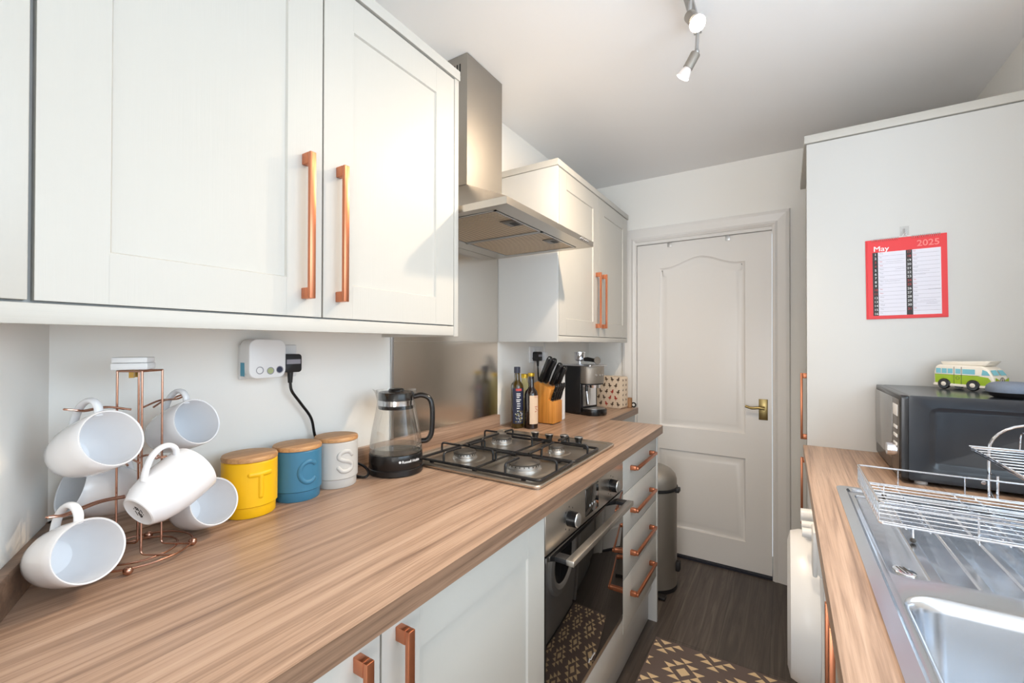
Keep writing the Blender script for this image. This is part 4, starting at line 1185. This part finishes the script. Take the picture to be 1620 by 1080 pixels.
# ================================================================== DISH RACK
dr_ = thing('dish_rack', 'chrome wire dish rack with raised shelf standing on the drainer', 'dish rack', (0.39, 1.285, WT))
qx0, qx1, qy0, qy1, qb, qt = 0.157, 0.600, 1.128, 1.444, 0.936, 0.978
zfoot = zin+.0005
b = MB(); wr = .0013; wt_ = .0021
b.tube(fillet([(qx0, qy0, qb), (qx1, qy0, qb), (qx1, qy1, qb), (qx0, qy1, qb)], .01, 4, True), wt_, 8, closed=True)
for k in range(12): y_ = qy0+(qy1-qy0)*(k+.5)/12; b.tube([(qx0, y_, qb), (qx1, y_, qb)], wr, 6)
for x_ in (qx0+.04, qx0+.075, qx0+.18, qx0+.215, qx0+.32, qx0+.40): b.tube([(x_, qy0, qb-.0035), (x_, qy1, qb-.0035)], wr*1.2, 6)
part('base_grid', b, M['chrome'], dr_)
b = MB(); b.tube(fillet([(qx0, qy0, qt), (qx1, qy0, qt), (qx1, qy1, qt), (qx0, qy1, qt)], .008, 4, True), wt_, 8, closed=True)
b.tube([(qx0, qy0-.001, qt-.006), (qx1, qy0-.001, qt-.006)], wr*1.3, 8)
for x_ in (qx0+.08, qx0+.20, qx0+.32):
    b.tube([(x_, qy1, qb), (x_, qy1, qt)], wr, 6); b.tube([(x_+.06, qy0, qb-.010), (x_+.06, qy0, qt)], wr*1.2, 6)
part('top_rail', b, M['chrome'], dr_)
b = MB()
for k in range(17): y_ = qy0+(qy1-qy0)*(k+.5)/17; b.tube([(qx0, y_, qb), (qx0, y_, qt)], wr*.9, 6)
part('end_grid', b, M['chrome'], dr_)
for x_, y_ in ((qx0+.05, qy0), (qx1-.05, qy0), (qx0+.05, qy1-.02), (qx1-.05, qy1-.02)):
    b = MB(); b.use(M['chrome']); b.tube([(x_, y_, qb), (x_, y_, zfoot+.006)], wr*1.2, 8); b.use(M['iron']); b.ball((x_, y_, zfoot+.005), .005, n=12)
    part('foot', b, M['chrome'], dr_)
# raised shelf
ux0, ux1, uz = 0.372, 0.600, 1.047
b = MB(); b.tube(fillet([(ux0, qy0+.04, uz), (ux1, qy0+.04, uz), (ux1, qy1+.028, uz), (ux0, qy1+.028, uz)], .01, 4, True), wt_, 8, closed=True)
b.tube([(ux0+.004, qy0+.04, uz-.007), (ux0+.004, qy1+.028, uz-.007)], wt_, 8)
for k in range(10):
    y_ = qy0+.055+(qy1-qy0-.035)*k/9; b.tube([(ux0-.003, y_, uz+.0035), (ux1, y_, uz+.0035)], wr, 6)
shelf = part('upper_shelf', b, M['chrome'], dr_)
for x_ in (0.452, 0.478, 0.504, 0.530):
    b = MB(); b.tube(fillet([(x_, qy1+.02, uz+.004), (x_, qy1+.014, uz+.045), (x_, qy1-.05, uz+.045), (x_, qy1-.062, uz+.004)], .014, 5), wr*1.2, 8)
    part('plate_divider', b, M['chrome'], shelf)
b = MB()
ya = qy1+.030
hoop = [(0.405, ya, qb+.012), (0.405, ya, uz-.01)] + [(0.405+.075*(1-math.cos(a)), ya, uz-.005+.066*math.sin(a)) for a in [PI*i/14 for i in range(1, 14)]] + [(0.555, ya, uz-.01), (0.555, ya, qb+.012)]
b.tube(hoop, .003, 8); b.tube([(0.398, qy1+.004, qb), (0.398, qy1+.004, qt+.012), (0.405, ya, qt+.014)], .0025, 8); b.tube([(0.412, qy1+.004, qb), (0.412, qy1+.004, qt+.010), (0.405, ya, qt+.012)], .0025, 8)
b.tube([(0.405, ya, qb+.012), (0.405, qy1, qb)], .0025, 8); b.tube([(0.555, ya, qb+.012), (0.555, qy1, qb)], .0025, 8)
part('hoop', b, M['chrome'], dr_)

# ================================================================== MICROWAVE
mw = thing('microwave', 'black microwave oven on the right worktop against tall cupboard', 'microwave', (0.44, 1.78, WT))
my0, my1, mx0, mx1, mz0, mz1 = 1.590, 1.978, 0.284, 0.640, WT+.012, 1.153
b = MB()
rc = rrect(my0+.055, my1-.055, mz0, mz1, .01)
b.plate(rrect(mx0, mx1, mz0, mz1, .006, 3), [rrect(mx0+.040, mx1-.03, mz0+.035, mz1-.028, .022)], YB(my0), my1-my0, [[(.003, -.0015), (.012, -.0085), (.016, -.0095)]])
part('casing', b, M['mw_black'], mw)
b = MB(); b.prism(rrect(my0-.001, my1+.001, mz0-.002, mz1, .008, 4), lambda u, v, w: (mx0-.0005-w, u, v), 0, .016, .004, 2)
fr = part('front_frame', b, M['plastic_b'], mw)
part('door', MB().box(mx0-.0195, mx0-.0167, my0+.105, my1-.010, mz0+.034, mz1-.014, .001), M['mw_mirror'], mw, 'mirrored grey door')
cpn = part('control_panel', MB().box(mx0-.0190, mx0-.0167, my0+.012, my0+.100, mz0+.010, mz1-.014, .001), M['mw_grey'], mw, 'grey control strip')
part('display', MB().box(mx0-.0205, mx0-.0190, my0+.022, my0+.085, mz1-.062, mz1-.030, .0005), M['plastic_w'], mw, 'pale display')
for k in range(3):
    b = MB(); b.box(mx0-.0215, mx0-.0190, my0+.024, my0+.070, mz1-.098-k*.024, mz1-.089-k*.024, .001)
    part('button', b, M['plastic_w'], mw)
part('knob', MB().cyl((mx0-.0190, my0+.048, mz0+.072), (mx0-.040, my0+.048, mz0+.072), .0185, .017, 28), M['chrome'], mw, 'silver dial knob')
for x_ in (mx0+.03, mx1-.03):
    for y_ in (my0+.03, my1-.04): part('foot', MB().cyl((x_, y_, WT+.0003), (x_, y_, mz0+.001), .014, n=16), M['plastic_w'], mw)
b = MB(); b.disc_ring([(0, .001), (.004, .001), (.005, 0)], (0.428, my0, mz0+.016), (0, -1, 0), 14)
part('screw', b, M['chrome'], mw)

# van ornament on the microwave
ZT = mz1
T0 = Matrix.Translation((0.478, 1.885, ZT+.0003)) @ Matrix.Rotation(math.radians(-43), 4, 'Z') @ Matrix.Scale(1.08, 4)
van = thing('van_ornament', 'small lime green and white ceramic camper van on the microwave', 'ornament', matrix=T0)
L2, W2 = .068, .030
b = MB()
sec = [(-L2, .010), (L2-.006, .010), (L2, .016), (L2+.001, .030), (L2-.004, .044), (L2-.014, .062), (L2-.026, .070), (-L2+.012, .071), (-L2+.004, .066), (-L2, .050)]
b.use(M['cream']); b.prism(sec, lambda u, v, w: (u, w, v), -W2, W2, .005, 3)
body = part('body', b, M['cream'], van)
b = MB()
for s in (-1, 1):
    yy = s*(W2+.0004)
    pl = [(-L2+.004, .018), (L2-.012, .016), (L2-.006, .030), (L2-.012, .039), (L2-.035, .0425), (-L2+.003, .0425)]
    b.face([(u, yy, v) for u, v in (pl if s < 0 else pl[::-1])])
for s in (-1, 1):
    b.face([(L2+.0016, s*.004, .030), (L2+.0012, s*.026, .040), (L2+.0014, s*.027, .022), (L2+.0010, s*.010, .020)][::s])
part('green_paint', b, M['lime'], body, 'lime green lower paint')
b = MB()
wins = [(-L2+.006, -L2+.018), (-L2+.020, -L2+.032), (-L2+.034, -L2+.046), (-L2+.052, -L2+.064), (-L2+.068, -L2+.096)]
for s in (-1, 1):
    for u0, u1 in wins:
        q = [(u0, .046), (u1, .046), (u1, .060), (u0, .060)]; yy = s*(W2+.0005)
        b.face([(u, yy, v) for u, v in (q if s < 0 else q[::-1])])
    q = [(L2-.026, .045), (L2-.008, .045), (L2-.014, .056), (L2-.024, .060)]
    b.face([(u, s*(W2+.0005), v) for u, v in (q if s < 0 else q[::-1])])
for s in (-1, 1):
    b.face([(L2-.0028, s*.003, .046), (L2-.0028, s*.026, .046), (L2-.0105, s*.024, .059), (L2-.0105, s*.003, .060)][::s])
part('windows', b, M['glassblue'], body, 'pale blue painted windows')
b = MB()
for u in (-L2+.049, -L2+.066): b.box(u-.0004, u+.0004, -W2-.0008, -W2, .016, .066)
b.box(-L2+.003, L2-.03, -W2-.0008, -W2, .0425, .0432)
b.tube([(-L2+.0575+.004*math.cos(a), -W2-.0005, .034+.004*math.sin(a)) for a in [2*PI*i/14 for i in range(14)]], .0005, 5, closed=True)
# peace sign on the front
pc = lambda r, a: (L2+.0012, r*math.cos(a), .033+r*math.sin(a))
b.tube([pc(.0075, 2*PI*i/18) for i in range(18)], .0006, 5, closed=True)
b.tube([pc(.0075, PI/2), pc(.0075, -PI/2)], .0006, 5); b.tube([pc(0, 0), pc(.0075, -PI/4)], .0006, 5); b.tube([pc(0, 0), pc(.0075, -3*PI/4)], .0006, 5)
part('painted_lines', b, M['ink'], body)
b = MB(); b.prism([(-L2+.018, .0705), (L2-.022, .0705), (L2-.010, .084), (-L2+.012, .080)], lambda u, v, w: (u, w, v), -W2+.007, W2-.007, .002)
part('pop_top', b, M['cream'], van)
b = MB(); b.prism(rrect(-L2-.003, L2+.004, -W2-.002, W2+.002, .006, 3), lambda u, v, w: (u, v, w), .0095, .0165, .002)
part('bumper', b, M['cream'], van)
for u in (-L2+.026, L2-.044):
    for s in (-1, 1):
        b = MB(); b.use(M['tyre']); b.disc_ring([(0, 0), (.0150, 0), (.0155, .003), (.013, .006), (.0062, .006)], (u, s*(W2-.002), .0155), (0, s, 0), 28)
        b.use(M['cream']); b.disc_ring([(.0062, .006), (.004, .0075), (0, .008)], (u, s*(W2-.002), .0155), (0, s, 0), 20)
        part('wheel', b, M['tyre'], van, 'black wheel with white hub')
for s in (-1, 1):
    b = MB(); b.disc_ring([(0, .001), (.004, .0005), (.0045, 0)], (L2+.0006, s*.0175, .031), (1, 0, 0), 16); part('headlight', b, M['orange'], van)
# speaker puck
sp_ = thing('smart_speaker', 'round grey fabric smart speaker at the microwave edge', 'speaker', (0.502, 1.668, ZT+.0003), world=False)
part('base', MB().lathe([(0, 0), (.032, 0), (.040, .004), (.0475, .014)], n=56), M['matt_black'], sp_)
part('fabric_top', MB().lathe([(.0475, .0142), (.049, .020), (.047, .030), (.040, .0375), (.028, .041), (0, .042)], n=56), M['speaker'], sp_)

# ================================================================== CALENDAR
cal = thing('calendar', 'red 2025 wall calendar open at May on the tall cupboard', 'calendar', (0.35, 2.0, 1.38))
T_ = Matrix.Translation((0.349, 2.0, 1.524)) @ Matrix.Rotation(math.radians(-0.6), 4, 'Y') @ Matrix.Translation((-0.349, -2.0, -1.524))
def Cf(y): return lambda u, v, w: tuple(T_ @ Vector((u, y-w, v)))
cu0, cu1, cv0, cv1 = 0.243, 0.456, 1.384, 1.666
b = MB(); b.box(cu0, cu1, 1.9985, 2.0015, cv0, cv1, T=T_)
part('backing_card', b, M['red'], cal)
b = MB(); b.box(cu0+.004, cu1-.001, 1.9965, 1.9980, cv0+.003, cv1-.004, T=T_)
page = part('page', b, M['red'], cal)
b = MB()
g0, g1, gt, gb = cu0+.020, cu1-.016, cv1-.046, cv0+.012
b.use(M['paper'])
def q_(u0, u1, v0, v1, y=1.9963): b.face([tuple(T_ @ Vector(p)) for p in ((u0, y, v0), (u1, y, v0), (u1, y, v1), (u0, y, v1))])
q_(g0, g1, gb, gt)
cw = (g1-g0)/2; rows_ = 16; rh = (gt-gb)/rows_
b.use(M['ink'])
q_(g0-.001, g0+.014, gb, gt, 1.9961); q_(g0+cw, g0+cw+.0165, gb, gt, 1.9961)
days = ['Mon', 'Tue', 'Wed', 'Thu', 'Fri', 'Sat', 'Sun']
for k in range(31):
    col = 0 if k < 16 else 1; row = k if k < 16 else k-16
    v = gt-(row+1)*rh; u = g0+col*cw; wd = (3+k) % 7
    b.use(M['redink'] if wd >= 5 else M['white_print']).text(str(k+1), rh*.80, lambda a, c, w, u=u, v=v: Cf(1.9959)(u+.007+a+(.001 if col else 0), v+rh*.22+c, 0), 0, 'CENTER')
    b.use(M['redink'] if wd >= 5 else M['inkgrey']).text(days[wd], rh*.42, lambda a, c, w, u=u, v=v: Cf(1.9959)(u+.0185+a, v+rh*.50+c, 0), 0)
    b.use(M['inkgrey']); q_(u+.015, u+cw-.003, v-.00025, v+.00035, 1.9959)
rnd = random.Random(5)
for u, row, ln in ((.035, 2.55, .045), (.06, 4.4, .05), (.032, 7.4, .040)):
    v = gt-(row)*rh; b.use(M['inkgrey']); P = [Cf(1.9957)(g0+u+ln*i/40, v+rnd.uniform(-.0012, .0012), 0) for i in range(41)]; b.tube(P, .00035, 4)
for u, row, ln in ((.025, 5.4, .035), (.025, 6.2, .025), (.035, 12.6, .040), (.050, 13.4, .028), (.055, 9.9, .035)):
    v = gt-(row)*rh; b.use(M['inkgrey']); P = [Cf(1.9957)(g0+cw+u+ln*i/40, v+rnd.uniform(-.0012, .0012), 0) for i in range(41)]; b.tube(P, .00035, 4)
part('date_grid', b, M['paper'], page)
b = MB(); b.use(M['white_print']).text('May', 0.026, lambda a, c, w: Cf(1.9961)(cu0+.021+a, cv1-.042+c, 0), 0, 'LEFT', 0)
b.text('May', 0.026, lambda a, c, w: Cf(1.9960)(cu0+.0218+a, cv1-.042+c, 0), 0, 'LEFT', 0)
part('heading', b, M['white_print'], page, 'white month name')
b = MB(); b.use(M['pinkink']).text('2025', 0.029, lambda a, c, w: Cf(1.9961)(cu1-.018+a, cv1-.036+c, 0), 0, 'RIGHT', 0.0005)
part('heading', b, M['pinkink'], page, 'pale pink year')
b = MB()
for k in range(34):
    u = cu0+.018+(cu1-cu0-.036)*k/33
    if abs(u-(cu0+cu1)/2) < .014: continue
    b.tube([tuple(T_ @ Vector((u+.0012*math.sin(a), 1.9963-.0042*math.cos(a), cv1-.002+.0055*math.sin(a)))) for a in [2*PI*i/10 for i in range(10)]], .0006, 5, closed=True)
part('spiral_binding', b, M['chrome'], cal)
b = MB(); b.tube(smooth([T_ @ Vector(p) for p in ((0.335, 1.996, cv1+.002), (0.343, 1.995, cv1+.003), (0.349, 1.994, cv1+.013), (0.355, 1.995, cv1+.003), (0.363, 1.996, cv1+.002))], 5), .0012, 6)
part('hanger', b, M['plastic_w'], cal)
hk = thing('adhesive_hook', 'clear adhesive hook holding the calendar', 'hook', (0.348, 2.0, 1.68))
part('back_plate', MB().box(0.336, 0.360, 1.9995, 2.0018, 1.672, 1.704, .001), M['clearplastic'], hk)
b = MB(); b.tube(smooth([(0.348, 1.999, 1.696), (0.348, 1.994, 1.690), (0.348, 1.990, 1.678), (0.348, 1.9885, 1.6755), (0.348, 1.987, 1.680)], 5), .0016, 8)
part('hook', b, M['chrome'], hk)

# ================================================================== TRACK LIGHT
tl = thing('track_light', 'brushed nickel ceiling spotlight bar with pivoting heads', 'ceiling light', (-0.24, 1.1, ZC))
b = MB(); b.box(-0.253, -0.229, 0.62, 1.512, 2.300, 2.318, .002); b.cyl((-0.241, 1.02, 2.318), (-0.241, 1.02, ZC-.001), .05, n=32)
part('bar', b, M['alu'], tl)
def head(base, d, L, R0, bulb_m, lampw, cone=160, sz=0.02):
    d = Vector(d).normalized(); p = Vector(base)
    top_ = Vector((base[0]+.004, base[1], 2.300))
    b = MB(); b.cyl(top_, p+Vector((0, 0, .004)), .0055, n=14); b.ball(p, .009, n=14)
    part('stem', b, M['alu'], tl)
    e = p+d*L
    b = MB(); b.disc_ring([(0, 0), (R0*.92, 0), (R0, .003), (R0, L*.98), (R0*.86, L*.98), (R0*.86, L*.7)], p+d*.004, d, 32)
    h = part('lamp_head', b, M['steelz'], tl)
    b = MB(); b.disc_ring([(R0*.55, 0), (R0*.75, .004), (R0*1.32, .030), (R0*1.36, .034), (R0*1.30, .036)], e-d*.004, d, 32)
    bl = part('bulb', b, M['bulbglass'], h)
    b = MB(); b.disc_ring([(0, .0365), (R0*1.29, .0355), (R0*1.30, .0345)], e-d*.004, d, 32)
    part('bulb_face', b, bulb_m, bl, 'glowing lamp face')
    l = bpy.data.lights.new('spot_lamp', 'SPOT'); l.energy = lampw; l.color = LAMP_COL; l.spot_size = math.radians(cone); l.spot_blend = 1.0; l.shadow_soft_size = sz
    o = bpy.data.objects.new('spot_lamp', l); COL.objects.link(o)
    o.location = e+d*.055; o.rotation_euler = d.to_track_quat('-Z', 'Y').to_euler()
head((-0.241, 1.485, 2.228), (-0.50, 0.02, -0.80), .048, .0155, M['bulbwhite'], LAMP_W*1.05)
head((-0.236, 1.335, 2.246), (0.30, -0.42, -0.62), .046, .0165, M['bulbwarm'], LAMP_W, 140)
head((-0.241, 0.86, 2.228), (-0.35, 0.30, -0.88), .048, .0155, M['bulbwarm'], LAMP_W*0.15)  # extra head out of view, added for the warm spot on the near cupboard
